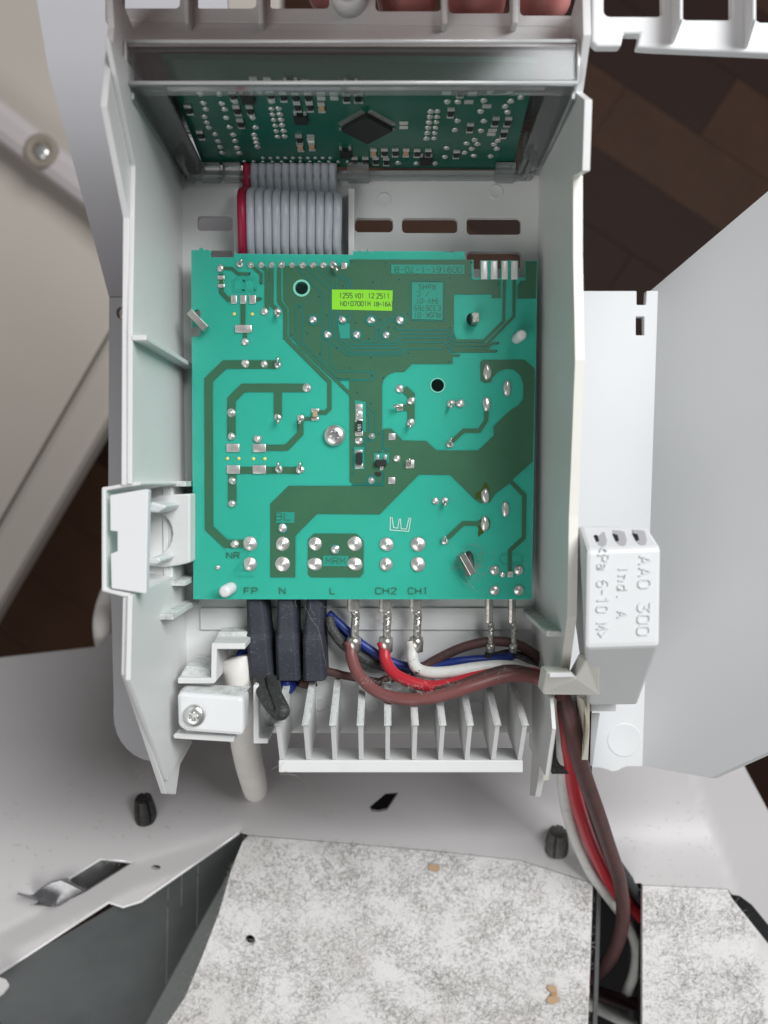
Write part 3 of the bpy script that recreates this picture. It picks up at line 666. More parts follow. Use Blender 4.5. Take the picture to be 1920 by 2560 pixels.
ext('cup_finger', K((385, 625), (460, 612), (480, 640), (455, 665), (385, 662)), 6, 20, 'white', .6)

# top grille with finger slots, shaded inside the housing and bright beyond the right wall
gs = [rr(305, 449, -60, 20, 12), rr(490, 640, -60, 20, 12), rr(673, 823, -60, 20, 12), rr(939, 1104, -60, 27, 12), rr(1121, 1277, -60, 32, 12), rr(1300, 1446, -60, 38, 12)]
plate('grille_plate', flat(28), [(262, -110), (1470, -110), (1470, 85), (1460, 68), (262, 52)], -2.5, 0, 'plastic', hs, holes=gs, bev=.5)
hexa('grille_skirt', [P(288, 50, 27.5), P(1468, 66, 27.5), P(1468, 70, 28), P(288, 54, 28)], [P(296, 128, 31), P(1456, 140, 31), P(1456, 146, 30), P(296, 134, 30)], 'plastic', hs, .2)
for x in (466, 651, 1112, 1289):
    dx = 9 if x < 960 else -9
    a, b = P(x-7, -100, 32), P(x+7, 58, 32)
    box('grille_rib', a.x, b.x, b.y, a.y, 27, 32, 'plastic', hs, .5)
v, f = lathe_geo([(4.4, 0), (4.2, 5), (3.6, 5.6), (2.4, 5.2), (2.0, 3.0), (0.2, 3.0)], 24)
link('boss', mesh_data('boss', v, f, 'plastic', True), hs, Matrix.Translation(P(874, 4, 27.5)*S))
gr = [rr(1510, 1657, -60, 40, 16), rr(1704, 1831, -60, 49, 16), rr(1889, 2040, -60, 55, 16)]
plate('outer_grille_plate', flat(36), [(1480, -110), (1480, 104), (1494, 116), (1553, 116), (1560, 84), (1600, 84), (1592, 118), (1625, 121), (2100, 142), (2100, -110)], -2.6, 0, 'white', hs, holes=gr, bev=.5)
for x in (1681, 1864):
    pN = [P(x-5, 108 if x < 1800 else 122, 36), P(x+5, 108 if x < 1800 else 122, 36), P(x+5, -110, 36), P(x-5, -110, 36)]
    pF = [P(x+18, 50, 43), P(x+27, 50, 43), P(x+27, -110, 43), P(x+18, -110, 43)]
    hexa('grille_rib', pN, pF, 'white', hs, .3)
# ceiling-side wall behind the display
box('top_wall', -62, 47, 112.5, 114.5, ZB-2, 27, 'plastic', hs, .2)

# ================================================================== clear display frame
dfm = thing('display_holder', 'clear plastic frame around the dark display board', 'frame', P(880, 430, -9))
ZF = 38
xa, xb = P(314, 150, ZF).x, P(1446, 150, ZF).x
ya, yb2 = P(900, 207, ZF).y, P(900, 103, ZF).y
box('front_lip', xa, xb, ya, yb2, ZF-1.5, ZF, 'clear', dfm, .8)
box('inner_lip', xa+.2, xb-.2, ya-.1, ya+1.0, ZF-6, ZF-1.6, 'clearside', dfm, .3)
box('outer_pane', xa, xb, yb2-1.5, yb2-.2, -9, ZF-1.6, 'clearside', dfm, .3)
for s, x0, x1 in ((-1, xa, xa+8), (1, xb-6.5, xb)):
    hexa('side_panel', [Vector((x0, ya+.2, ZF-2)), Vector((x1, ya+.2, ZF-2)), Vector((x1, ya+1.2, ZF-2)), Vector((x0, ya+1.2, ZF-2))],
         [Vector((x0, ya-2.5, -9)), Vector((x1, ya-2.5, -9)), Vector((x1, ya-1.5, -9)), Vector((x0, ya-1.5, -9))], 'clearside', dfm, .2)
    xx = x0 if s < 0 else x1-1.2
    box('side_wall', xx, xx+1.2, ya-3, yb2, -9, ZF-2, 'clearside', dfm, .3)
for q in ([(xa, ya, ZF), (xb, ya, ZF)], [(xa, yb2, ZF), (xb, yb2, ZF)], [(xa, ya, ZF), (xa, yb2, ZF)], [(xb, ya, ZF), (xb, yb2, ZF)], [(xa, ya, ZF), (xa, ya-3, -8)], [(xb, ya, ZF), (xb, ya-3, -8)]):  # pale tubes added as bright lines along the frame edges
    v, f = tube_geo([Vector(q[0]), Vector(q[0]).lerp(Vector(q[1]), .5), Vector(q[1])], .45, 8); obj('edge_glint', v, f, 'clearedge', dfm, True)
box('foot_rail', xa+2, xb-2, ya-4.5, ya-3.0, -9.5, -7, 'clearside', dfm, .3)
for px0, px1 in ((497, 548), (556, 600), (868, 922), (1240, 1290)):
    a, b = P(px0, 432, -6), P(px1, 448, -6); box('snap_tab', a.x, b.x, b.y, a.y+3, -9.5, -5.5, 'clearside', dfm, .4)
for px, py in ((455, 385), (466, 400), (1305, 385), (1318, 395), (1325, 375)):
    a = P(px, py, -2); box('snap_tab', a.x-.6, a.x+.9, a.y-4, a.y+4, -9, 4, 'clearside', dfm, .4)

# ================================================================== main circuit board
cb = thing('circuit_board', 'teal green main circuit board with olive copper tracks and solder joints', 'circuit board', P(910, 1060, -2))
T = 1.5
jag = lambda pts: pts
outline = A((132, 88), (150, 84), (160, 92), (172, 80), (190, 92), (205, 70), (218, 66), (232, 72), (245, 88), (262, 80), (298, 92), (298, 150), (500, 150), (500, 118), (1530, 127), (1530, 97), (1580, 97), (1588, 85), (1600, 96))
outline += B((60, 97), (80, 104), (100, 100), (128, 96), (136, 62), (143, 98), (175, 104), (200, 96), (790, 98), (800, 106), (830, 100), (860, 108), (900, 100), (975, 100), (975, 170), (1050, 172), (1050, 325), (1108, 325), (1108, 176), (1258, 176), (1260, 325), (1288, 325), (1288, 176), (1436, 176), (1438, 325), (1495, 325), (1497, 179), (1603, 178))
outline += D((1553, 1515)) + C((150, 1515))
outline += [A(136, 830), A(160, 838), A(196, 825), A(212, 785), A(196, 750), A(160, 742), A(134, 752)]
holes = [[A(p[0], p[1]) for p in circ((1085, 415), 55, 24)], [B(p[0], p[1]) for p in circ((740, 1255), 55, 24)], [A(p[0], p[1]) for p in circ((185, 640), 28, 16, ry=42)],
         [B(p[0], p[1]) for p in circ((1038, 685), 50, 18, ry=58)], [D(p[0], p[1]) for p in circ((1010, 1205), 46, 18, ry=110)]]
plate('substrate', BOARD, outline, -T, 0, 'mask', cb, holes=holes, bev=0.12)
H1 = 0.14; H2 = 0.18
PRK = [0]
def pour(pts, m='copper', h=H1, hl=()):
    PRK[0] += 1; h = h-.0015*PRK[0]+(.07 if m != 'copper' else 0)
    return plate('copper_pour' if m == 'copper' else 'etched_window', BOARD, pts, 0.005, h, m, cb, holes=hl)
TRK = [0]
def tr(pts, w, m='copper', h=H1):
    TRK[0] += 1; h = H1+.006+.0011*TRK[0]
    return trace('copper_track', BOARD, pts, w/3.456, 0.004, h, m, cb)
def gp(pts, w=12):
    TRK[0] += 1
    return trace('etched_line', BOARD, pts, w/3.456, H1-.03, H2+.0009*TRK[0], 'gap', cb)
# pours
drill = [A(p[0], p[1]) for p in circ((1085, 415), 70, 24)]
pour(A((925, 225), (1500, 225), (1500, 168)) + B((1030, 172), (1032, 328), (1050, 345), (1285, 345), (1285, 500), (1210, 500), (1210, 468), (880, 468), (880, 800), (905, 860), (905, 960), (790, 930), (870, 1020), (870, 1070), (520, 1070), (450, 1140), (370, 1140), (310, 1165), (272, 1210), (260, 1260), (260, 1659)) + D((262, 515)) + C((1520, 515), (1500, 490), (1500, 60)) + A((1497, 1215), (1497, 1197), (1390, 1197), (975, 830), (975, 590), (925, 520)), hl=[drill])
pour(C((815, 1325), (815, 690), (970, 535)) + D((275, 535), (275, 45), (290, 40), (340, 40), (440, 143), (640, 145), (730, 228), (1090, 228), (1225, 100), (1225, 10)) + B((1222, 1612), (1370, 1470), (1440, 1430), (1478, 1370), (1482, 1250), (1455, 1165), (1395, 1118), (1330, 1112), (1260, 1140), (1215, 1190), (1200, 1230), (1150, 1236), (1110, 1212), (1110, 1055), (1135, 1035), (1490, 1035), (1580, 1112)) + D((1570, 0), (1561, 325), (1400, 470), (1340, 530), (1240, 602), (1190, 680), (1110, 685), (1060, 650), (850, 440), (580, 437), (240, 780)) + C((1220, 777), (1060, 937), (1030, 970), (1030, 1325)))
pour(C((1190, 948), (1560, 948), (1620, 1010), (1620, 1290), (1590, 1325), (1165, 1325), (1140, 1300), (1140, 1000)))
pour(B((1500, 185), (1597, 185), (1588, 505), (1430, 505), (1430, 400), (1455, 352), (1500, 350)))
# free tracks
for pts, w in ((A((880, 1075), (420, 1075), (280, 1210)) + C((285, 900), (430, 1035), (640, 1035)), 72), (A((1130, 1277), (580, 1277), (478, 1380)) + C((478, 110)), 72), (A((880, 1300), (880, 1530)), 68),
    (A((1075, 1540)) + C((1075, 80), (955, 205), (780, 205)), 52), (A((1090, 1545), (1170, 1545)), 30), (C((490, 400), (1070, 400)), 60), (C((485, 430), (485, 690)), 72),
    (A((385, 245), (480, 245), (540, 292), (635, 292)), 26), (A((390, 290), (390, 450), (450, 515), (485, 515)), 38), (A((578, 540), (578, 740)), 40), (A((595, 795), (595, 880)), 34), (A((690, 513), (730, 508)), 30),
    (A((645, 215), (735, 295), (735, 375)), 26), (A((735, 215), (782, 265), (782, 600), (765, 615)), 34), (A((825, 235), (825, 560), (880, 610)), 36), (A((890, 240), (890, 530), (945, 600), (945, 845), (1325, 1225), (1325, 1455), (1290, 1490), (1235, 1490)), 36),
    (A((1065, 580), (1065, 905), (1535, 1360), (1535, 1610)), 26), (B((450, 1285), (510, 1340), (510, 1580)), 62), (B((440, 1450), (480, 1450)), 55),
    (B((1163, 1480), (1160, 1560)) + D((1100, 58), (965, 58), (870, 150)), 36), (D((1110, 860), (960, 860), (830, 985)), 40), (D((1375, 500), (1490, 620), (1485, 985), (1365, 1095), (1365, 1280)), 34),
    (B((1318, 345), (1312, 700), (1140, 872), (880, 872)), 24), (B((1403, 345), (1400, 660), (1160, 905), (890, 905)), 24), (B((1260, 890), (1215, 895), (1165, 937), (890, 937)), 22), (B((1245, 960), (860, 960)), 22), (B((920, 997), (858, 997), (800, 935)), 22)):
    tr(pts, w)
# etched lines inside the pours
for pts in (A((1040, 238), (1265, 462), (1265, 1062)), A((1130, 240), (1330, 430), (1330, 1070), (1400, 1137), (1659, 1137)) + B((150, 1137), (185, 1150), (190, 1190), (160, 1212), (0, 1212)), A((1390, 1208), (1659, 1208)), A((1215, 240), (1355, 385), (1355, 420)), A((1300, 240), (1385, 320), (1385, 420)), A((1405, 300), (1480, 370), (1480, 420)), A((1440, 300), (1515, 365), (1515, 420)),
    A((1350, 610), (1350, 740), (1372, 770), (1372, 840), (1500, 970), (1659, 970)) + B((400, 970), (470, 940), (790, 940)), A((1388, 610), (1388, 745), (1405, 765), (1405, 830), (1512, 935), (1659, 935)) + B((400, 935), (450, 885), (800, 885), (870, 965)), A((1345, 885), (1480, 992), (1659, 992)) + B((420, 990), (470, 945)), A((1500, 610), (1500, 870), (1530, 903), (1659, 905)) + B((380, 905), (430, 845), (815, 845), (890, 925)),
    B((235, 790), (235, 860), (260, 885), (370, 885), (430, 812), (825, 812), (890, 890)), B((380, 776), (830, 776), (895, 855)), B((205, 780), (300, 675), (370, 672)), B((235, 790), (310, 705), (375, 705)), B((70, 882), (205, 882), (205, 780)),
    A((1035, 585), (1035, 870), (1062, 905)), A((1095, 585), (1095, 900), (1385, 1185)), A((1035, 585), (1050, 558), (1080, 558), (1095, 585)), A((1620, 1405), (1659, 1412)) + B((100, 1410), (205, 1500), (205, 1640)) + D((205, 110), (180, 140), (145, 140), (125, 110)), B((65, 1430), (150, 1520), (150, 1640)) + D((150, 70)), D((265, 50), (265, 215), (318, 215), (318, 335), (265, 345)), D((0, 525), (262, 525), (268, 400)),
    D((100, 130), (100, 200), (108, 230), (108, 330)), C((1640, 125), (1640, 210)), C((1545, 130), (1545, 210), (1535, 300), (1535, 385), (1625, 390))):
    gp(pts)
pour(B((338, 212), (972, 214), (970, 292), (338, 290)), 'window', H2)
for a, b in (((505, 348), (803, 352)), ((803, 352), (798, 700)), ((798, 700), (505, 692)), ((505, 692), (505, 348))): gp(B(a, b), 7)
pour(B((518, 366), (785, 368), (780, 690), (518, 682)), 'window', H2)
pour(C((862, 760), (1025, 762), (1022, 855), (862, 852)), 'window', H2); pour(C((1270, 1138), (1490, 1140), (1488, 1230), (1270, 1228)), 'window', H2)
pour(D((190, 252), (320, 255), (318, 335), (190, 335)), 'window', H2); pour(A((1545, 1380), (1640, 1400), (1640, 1659), (1550, 1640)), 'window', H2)
pour(C((1540, 200), (1625, 200), (1625, 392), (1540, 392)), 'window', H2); pour(A((1400, 720), (1500, 720), (1500, 850), (1420, 850)), 'window', H2)
def ringpts(f, c, r0, r1, n=24):
    return [f(*p) for p in circ(c, r1, n)], [f(*p) for p in circ(c, r0, n)]
for f, c, r in ((A, (1185, 688), 50), (A, (1437, 690), 46), (A, (1308, 818), 46), (A, (1563, 820), 50), (B, (165, 692), 52), (B, (418, 692), 48), (B, (295, 820), 42), (C, (922, 900), 48), (C, (1376, 1082), 48), (D, (168, 487), 44)):
    plate('etched_ring', BOARD, [f(*p) for p in circ(c, r, 24)], H1-.03, H2+.075, 'gap', cb)
for f, c, r0, r1 in ((A, (1085, 415), 57, 74), (B, (740, 1255), 57, 66)):
    o, i = ringpts(f, c, r0, r1); plate('bare_ring', BOARD, o, 0.004, H2+.01, 'ring', cb, holes=[i])
# vias
v, f = lathe_geo([(1, 0), (1, .16), (.62, .17), (.6, .02), (.05, .02)], 12)
via_me = mesh_data('via', [(a*1.0, b*1.0, c) for a, b, c in v], f, 'gap', False)
hole_me = mesh_data('via_bore', [(a*.55, b*.55, c*1.05) for a, b, c in lathe_geo([(1, 0), (1, .165), (.05, .166)], 10)[0]], lathe_geo([(1, 0), (1, .165), (.05, .166)], 10)[1], 'hole', False)
vias = [A(*p) for p in ((1520, 190), (1235, 490), (1305, 650), (1445, 400), (1553, 720), (1000, 818), (1135, 808), (1245, 985), (1390, 935), (1500, 1105), (1565, 1320), (635, 292), (735, 375), (730, 508), (1065, 580))]
vias += [B(*p) for p in ((295, 195), (1028, 195), (1020, 300), (850, 328), (405, 340), (183, 365), (1265, 380), (1450, 385), (1570, 200), (1565, 485), (482, 637), (245, 690), (33, 717), (370, 760), (850, 760), (230, 780), (318, 755), (143, 853), (490, 980), (165, 1015), (840, 1050), (270, 1190), (165, 1415), (42, 1320), (170, 1172), (1262, 892), (1247, 960), (922, 997))]
vias += [D(*p) for p in ((232, 85), (2, 220), (2, 432), (230, 240))]
for p in vias:
    a, b = BOARD.loc(p); vm = BOARD.mat(a, b, .0, 0, (.36, .36, 1)); o = link('via', via_me, cb, vm)
    link('bore', hole_me, o, BOARD.mat(a, b, .0, 0, (.36, .36, 1)))
# solder joints
def jitter_mesh(name, prof, seg, m, amp, seed):
    v, f = lathe_geo(prof, seg); out = []
    for x, y, z in v:
        k = 1+amp*noise.noise(Vector((x*1.3+seed*7, y*1.3, z*1.3)))
        out.append((x*k, y*k, z*(1+amp*noise.noise(Vector((x, y+seed*3, z))))))
    return mesh_data(name, out, f, m, True)
dome = [jitter_mesh('solder_joint', [(1, -.05), (1.0, .1), (.95, .32), (.78, .58), (.5, .76), (.2, .84), (.03, .86)], 18, 'solder', .22, s) for s in range(5)]
wide = [jitter_mesh('solder_joint', [(1, -.05), (1.0, .1), (.96, .2), (.8, .36), (.5, .5), (.3, .56), (.24, .66), (.2, .86), (.06, .9)], 24, 'solder', .09, s) for s in range(4)]
pin = [jitter_mesh('solder_joint', [(1, -.05), (1.0, .1), (.92, .3), (.6, .62), (.36, .9), (.3, 1.25), (.1, 1.32)], 18, 'solder', .14, s) for s in range(4)]
cnt = [0]
def joint(p, rpx, kind='dome', fr=BOARD, par=None, sy=1.0, rot=0.0, sz=1.0, scale=MMPX):
    lst = {'dome': dome, 'wide': wide, 'pin': pin}[kind]; cnt[0] += 1
    a, b = fr.loc(p, 0.05); r = rpx*scale
    return link('solder_joint', lst[cnt[0] % len(lst)], par or cb, fr.mat(a, b, .05, rot if rot else cnt[0]*1.3, (r*(1+.07*math.sin(cnt[0]*2.1)), r*sy*(1+.07*math.cos(cnt[0]*3.3)), r*sz*.8*(1+.18*math.sin(cnt[0]*5.7)))))
k = 1/3.456
for p in ((385, 245), (765, 620), (595, 880), (600, 1068), (765, 1075), (1185, 688), (1437, 690), (1308, 818), (1563, 820)): joint(A(*p), 33*k)
for p in ((880, 622), (880, 1080), (880, 1532), (1075, 1540), (552, 210), (1362, 215)): joint(A(*p), 31*k)
for x in (645, 735, 825, 912, 1003, 1093, 1183, 1272): joint(A(x, 215), 29*k, 'pin')
for p in ((165, 692), (418, 692), (295, 820)): joint(B(*p), 33*k)
for p in ((1130, 1277), (478, 1495)): joint(A(*p), 37*k, 'pin', sz=.7)
for p in ((480, 108), (706, 128), (486, 492), (484, 690), (888, 393), (1072, 393), (1578, 145)): joint(C(*p), 34*k)
for p in ((410, 1285), (512, 1390), (507, 1580), (855, 1412), (937, 1410)): joint(B(*p), 35*k)
for p in ((170, 105), (388, 300), (722, 668), (803, 662), (168, 487), (845, 175), (803, 1015)): joint(D(*p), 31*k, 'pin' if p in ((170, 105), (168, 487)) else 'dome')
for p in ((922, 900), (1376, 1082), (508, 1035)): joint(C(*p), 38*k)
joint(C(362, 1240), 22*k)
for f, p in ((C, (640, 1035)), (C, (640, 1210)), (C, (921, 1035)), (C, (921, 1210)), (C, (1201, 1035)), (C, (1545, 1035)), (C, (1201, 1210)), (C, (1548, 1210)), (D, (298, 1038)), (D, (570, 1038)), (D, (295, 1212)), (D, (570, 1212))): joint(f(*p), 62*k, 'wide', sz=.9)
for p in ((1232, 1263), (1440, 1263), (1232, 1437), (1440, 1437)): joint(D(*p), 43*k, 'wide', sz=1.2)
joint(D(1302, 1302), 26*k)
for f, p in ((B, (1168, 1140)), (B, (1342, 1285)), (B, (1163, 1420)), (D, (1150, 620)), (D, (1325, 740)), (D, (1147, 860))):
    a, b = BOARD.loc(f(*p), .05); r = 34*k*MMPX
    cnt[0] += 1; link('solder_joint', dome[cnt[0] % 5], cb, BOARD.mat(a, b, .05, 0.02, (r, r*2.0, r*.95)))
# bent component leads sticking out of joints
def lead(f, a, b, r=.42, z0=.6, z1=2.0):
    (ax, ay), (bx, by) = f(*a), f(*b)
    v, fc = tube_geo(spline([P(ax, ay, z0-.5), P(ax, ay, z0+.4), P((ax+bx)/2, (ay+by)/2, z1), P(bx, by, z1)], 4), r, 8); obj('bent_lead', v, fc, 'tin', cb, True)
for f, a, b in ((A, (880, 630), (878, 672)), (A, (880, 1075), (878, 1015)), (A, (880, 1540), (880, 1585)), (A, (1075, 1545), (1065, 1590)), (A, (552, 205), (568, 172)), (A, (1362, 215), (1395, 268)), (B, (855, 1420), (852, 1455)), (B, (507, 1590), (498, 1625)), (B, (430, 1445), (358, 1437)), (D, (848, 175), (855, 120)), (D, (803, 1010), (803, 968)), (D, (803, 670), (805, 710)), (C, (888, 390), (880, 335)), (C, (1072, 390), (1070, 335)), (D, (498, 345), (496, 300))): lead(f, a, b)
# soldered pads
def pad(f, x0, x1, y0, y1, m='solder', h=.45, name='solder_pad'):
    o = plate(name, BOARD, [f(x0, y0), f(x1, y0), f(x1, y1), f(x0, y1)], .02, h, m, cb); bevel(o, .28, 3); o.data.polygons.foreach_set('use_smooth', [True]*len(o.data.polygons)); return o
for q in ((355, 420, 305, 340), (358, 422, 378, 410), (472, 526, 475, 550), (552, 607, 475, 550), (632, 690, 475, 550), (508, 654, 732, 800), (1425, 1478, 192, 248), (1168, 1238, 1455, 1485), (1168, 1234, 1530, 1560)): pad(A, *q)
for q in ((433, 548, 170, 242), (660, 777, 172, 244), (436, 552, 356, 430), (660, 777, 356, 430)): pad(C, *q)
for q in ((314, 376, 78, 140), (312, 374, 458, 520), (464, 538, 308, 384), (1345, 1394, 1275, 1325)): pad(D, *q)
pad(B, 385, 442, 1415, 1475)
for q in ((1115, 1170, 180, 340), (1199, 1257, 180, 340), (1294, 1346, 180, 340), (1375, 1431, 180, 340)): pad(B, *q, m='goldpad', h=.22, name='contact_pad')
v, f = ribbon_geo([BOARD.loc(A(1203, 1485), 0), BOARD.loc(A(1203, 1532), 0)], 40*k*MMPX, .1, 1.2, BOARD)
o = obj('chip_capacitor', v, f, 'dryleaf', cb, False, .15)
# chip resistor 151, diode, transistor
plate('chip_resistor', BOARD, [B(*p) for p in ((38, 1560), (88, 1560), (88, 1659))] + D((88, 60), (36, 60)), .2, 1.0, 'blackchip', cb, bev=.12)
lettering(BOARD, '151', B(64, 1620), 24*k, 'goldpad', cb, rot=R(90), wpx=1.3, h0=1.0, h1=1.03)
for f, q in ((B, (30, 92, 1415, 1475)), (B, (30, 92, 1480, 1545)), (B, (25, 95, 1548, 1570)), (D, (25, 95, 60, 105)), (D, (30, 92, 222, 255)), (D, (28, 96, 340, 388)), (D, (205, 235, 265, 312)), (D, (272, 300, 265, 312)), (D, (240, 272, 355, 400))): pad(f, *q)
joint(D(60, 145), 32*k); joint(B(60, 1500), 30*k)
plate('diode', BOARD, D((35, 245), (90, 245), (88, 350), (38, 350)), .3, 1.3, 'blackchip', cb, bev=.2)
plate('transistor', BOARD, D((202, 308), (300, 308), (300, 362), (202, 362)), .3, 1.4, 'blackchip', cb, bev=.2)
plate('ink_blot', BOARD, D((190, 430), (205, 412), (245, 415), (256, 440), (240, 455), (215, 452), (200, 440)), H1, .2, 'blackchip', cb)
for f, c in ((A, (375, 358)), (A, (403, 358)), (A, (503, 640)), (A, (660, 641)), (C, (445, 299)), (C, (543, 299)), (C, (670, 301)), (C, (768, 301))):
    a, b = BOARD.loc(f(*c)); r = (16 if c[1] > 360 or f is C else 11)*k*MMPX
    link('adhesive_dot', jitter_mesh('adhesive_dot', [(1, 0), (.9, .2), (.5, .35), (.05, .4)], 12, 'glue', .05, 1) if not bpy.data.meshes.get('adhesive_dot') else bpy.data.meshes['adhesive_dot'], cb, BOARD.mat(a, b, 0, 0, (r, r, r)))
# burnt flux around two joints
plate('flux_stain', BOARD, D((1070, 590), (1110, 575), (1150, 500), (1170, 520), (1185, 560), (1180, 640), (1150, 660), (1060, 640)), H1, H2, 'flux', cb)
plate('flux_stain', BOARD, D((1065, 870), (1090, 840), (1150, 790), (1195, 840), (1190, 900), (1140, 935), (1095, 975), (1088, 950), (1098, 900)), 0.01, H2-.03, 'flux', cb)
# markings in copper, etched and printed
def let(t, f, c, h, m='copper', rot=0, w=8, wide=1.0, h0=.005, h1=H1, **kw): return lettering(BOARD, t, f(*c), h*k, m, cb, rot, w*k, h0, h1, wide, **kw)
let('FP', C, (645, 1443), 52, wide=1.35); let('N', C, (917, 1443), 52, wide=1.35); let('L', C, (1352, 1443), 52, wide=1.2); let('CH2', D, (293, 1443), 52, wide=1.35); let('CH1', D, (572, 1443), 52, wide=1.3)
let('NR', C, (492, 1136), 50, wide=1.35); let('BL', C, (925, 800), 60, wide=1.3, h0=H2-.02, h1=H2+.10); let('MRM', C, (1378, 1182), 56, wide=1.15, h0=H2-.02, h1=H2+.10)
let('009161-1-70-B', B, (660, 256), 46, rot=math.pi, w=7, wide=1.05, h0=H2-.02, h1=H2+.10)
for t, y in (('RUSK-01', 648), ('E326765', 588), ('94V-01', 527), (':./:C', 465), ('RoHS', 405)):
    let(t, B, (650, y), 42, rot=math.pi, w=6, wide=.85 if len(t) > 5 else .95, h0=H2-.02, h1=H2+.10)
# big ghost letters of the far side showing through
let('B', A, (590, 385), 190, m='ghost', rot=R(90), w=24, wide=.85, h0=.002, h1=.02)
let('W', C, (600, 1220), 40, m='ghost', h0=.002, h1=.02) if False else None
let('Z', C, (575, 1180), 170, m='ghost', w=24, wide=1.0, h0=.002, h1=.02); let('-', C, (610, 1318), 300, m='ghost', w=18, h0=.002, h1=.02)
let('8', D, (1375, 1165), 190, m='ghost', rot=R(90), w=22, wide=.7, h0=.002, h1=.02)
for pts in (((332, 800), (330, 915), (490, 928), (508, 812)), ((345, 805), (360, 895), (395, 900), (408, 825)), ((408, 825), (418, 820), (425, 905), (470, 908), (492, 815), (508, 812))):
    trace('printed_mark', BOARD, D(*pts), 7*k, .004, .05, 'silk', cb)
# sticker
st = plate('sticker', BOARD, A((1347, 428), (1659, 430)) + B((352, 436), (346, 612)) + A((1659, 607), (1347, 600)), H1, .24, 'sticker', cb)
for t, f, c, h, wd in (('1255', A, (1467, 480), 40, .8), ('V01.12', B, (108, 482), 38, .8), ('2511', B, (268, 484), 40, .8), ('NO!07001M', A, (1550, 550), 38, .82), ('(8~16A)', B, (272, 554), 36, .75)):
    lettering(BOARD, t, f(*c), h*k, 'ink', st, 0, 7*k, .235, .27, wd)
# twisted metal tabs and plastic pegs pushed through the board
def tabbar(f, a, b, w, z0, z1, th=1.1):
    (ax, ay), (bx, by) = f(*a), f(*b); pa, pb = P(ax, ay, z1), P(bx, by, z1); d = (pb-pa).normalized(); nn = Vector((-d.y, d.x, 0))*w/2
    near = [pa-nn, pb-nn, pb+nn, pa+nn]; far = [q-Vector((0, 0, z1-z0)) for q in near]
    return hexa('twist_tab', near, far, 'tin', cb, .2)
tabbar(A, (110, 615), (255, 765), 2.0, 1.2, 4.0); tabbar(D, (955, 1130), (1050, 1300), 1.9, -1.5, 4.6); tabbar(B, (1050, 660), (1075, 640), 2.0, 0, 4.5); tabbar(B, (1068, 628), (1070, 710), 1.9, -2, 4.2)
def peg(f, base, tip, r, z1, m, nm='locating_peg'):
    b, t = P(*f(*base), -1.0), P(*f(*tip), z1); path = [b, b.lerp(t, .3), b.lerp(t, .9), b.lerp(t, 1.0), b.lerp(t, 1.02)]
    v, fc = tube_geo(path, [r, r, r, r*.8, r*.5], 16); o = obj(nm, v, fc, m, hs, True); return o
peg(B, (1415, 860), (1470, 815), 1.45, 7.5, 'white'); peg(C, (485, 1410), (415, 1452), 1.75, 6.5, 'white')
# screw through the board
def star_screw(name, p, z, r, label, tilt=(0, 0)):
    t = thing(name, label, 'screw', P(*p, z))
    v, f = lathe_geo([(1, -.1), (1, .18), (.9, .36), (.7, .48), (.45, .53), (.42, .2), (.02, .2)], 28)
    c = P(*p, z)
    link('head', mesh_data('head', [(a*r, b*r, q*r) for a, b, q in v], f, 'screw', True), t, Matrix.Translation(c*S)).modifiers.new('es', 'EDGE_SPLIT').split_angle = R(50)
    for q in range(6):
        a = q*math.pi/3+.3; d = Vector((math.cos(a), math.sin(a), 0)); s = Vector((-d.y, d.x, 0))
        n4 = [c+d*.30*r-s*.13*r+Vector((0, 0, .47*r)), c+d*.56*r-s*.08*r+Vector((0, 0, .52*r)), c+d*.56*r+s*.08*r+Vector((0, 0, .52*r)), c+d*.30*r+s*.13*r+Vector((0, 0, .47*r))]
        hexa('drive_lobe', n4, [w-Vector((0, 0, .26*r)) for w in n4], 'screw', t, .03*r)
    return t
star_screw('board_screw', C(1370, 100), .1, 92*k*MMPX, 'shiny round screw in the middle of the teal circuit board')

# ================================================================== display circuit board
db = thing('display_board', 'dark green display circuit board with square black chip inside the clear frame', 'circuit board', P(900, 415, -9))
ytop = P(880, 150, 36).y; ybot = P(880, 416, -9).y
DB = Fr((0, ybot, -9), (1, 0, 0), (0, ytop-ybot, 45))
dout = [(405, 148), (1345, 156), (1281, 424), (507, 413)]
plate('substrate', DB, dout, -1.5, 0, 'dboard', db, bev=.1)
DS = 0.118
def dj(p, rx=8, ry=5, kind='dome'):
    a, b = DB.loc(p, .03); cnt[0] += 1
    link('solder_joint', dome[cnt[0] % 5], db, DB.mat(a, b, .03, 0, (rx*DS*.85, rx*DS*.85, rx*DS*.5)))
def smd(p, w=16, h=22, body='blackchip'):
    a, b = DB.loc(p, 0); ww = w*DS*.45; hh = 1.25
    def q(nm, x0, x1, y0, y1, z1, m):
        vv = [DB.w(a+x, b+y, z) for x in (x0, x1) for y in (y0, y1) for z in (.02, z1)]
        return obj(nm, vv, [(0, 1, 3, 2), (4, 6, 7, 5), (0, 4, 5, 1), (2, 3, 7, 6), (0, 2, 6, 4), (1, 5, 7, 3)], m, db, False, .08)
    q('chip_resistor', -ww*.85, ww*.85, -hh*.8, hh*.8, .8, body); q('solder_pad', -ww*1.1, ww*1.1, hh*.75, hh*1.7, .62, 'solder'); q('solder_pad', -ww*1.1, ww*1.1, -hh*1.6, -hh*.75, .62, 'solder')
def dpad(p, w=16, m='solder'):
    a, b = DB.loc(p, 0); ww = w*DS*.5
    v4 = [DB.w(a+x, b+y, z) for x in (-ww, ww) for y in (-.75, .75) for z in (.02, .25)]
    obj('solder_pad', v4, [(0, 1, 3, 2), (4, 6, 7, 5), (0, 4, 5, 1), (2, 3, 7, 6), (0, 2, 6, 4), (1, 5, 7, 3)], m, db, False, .1)
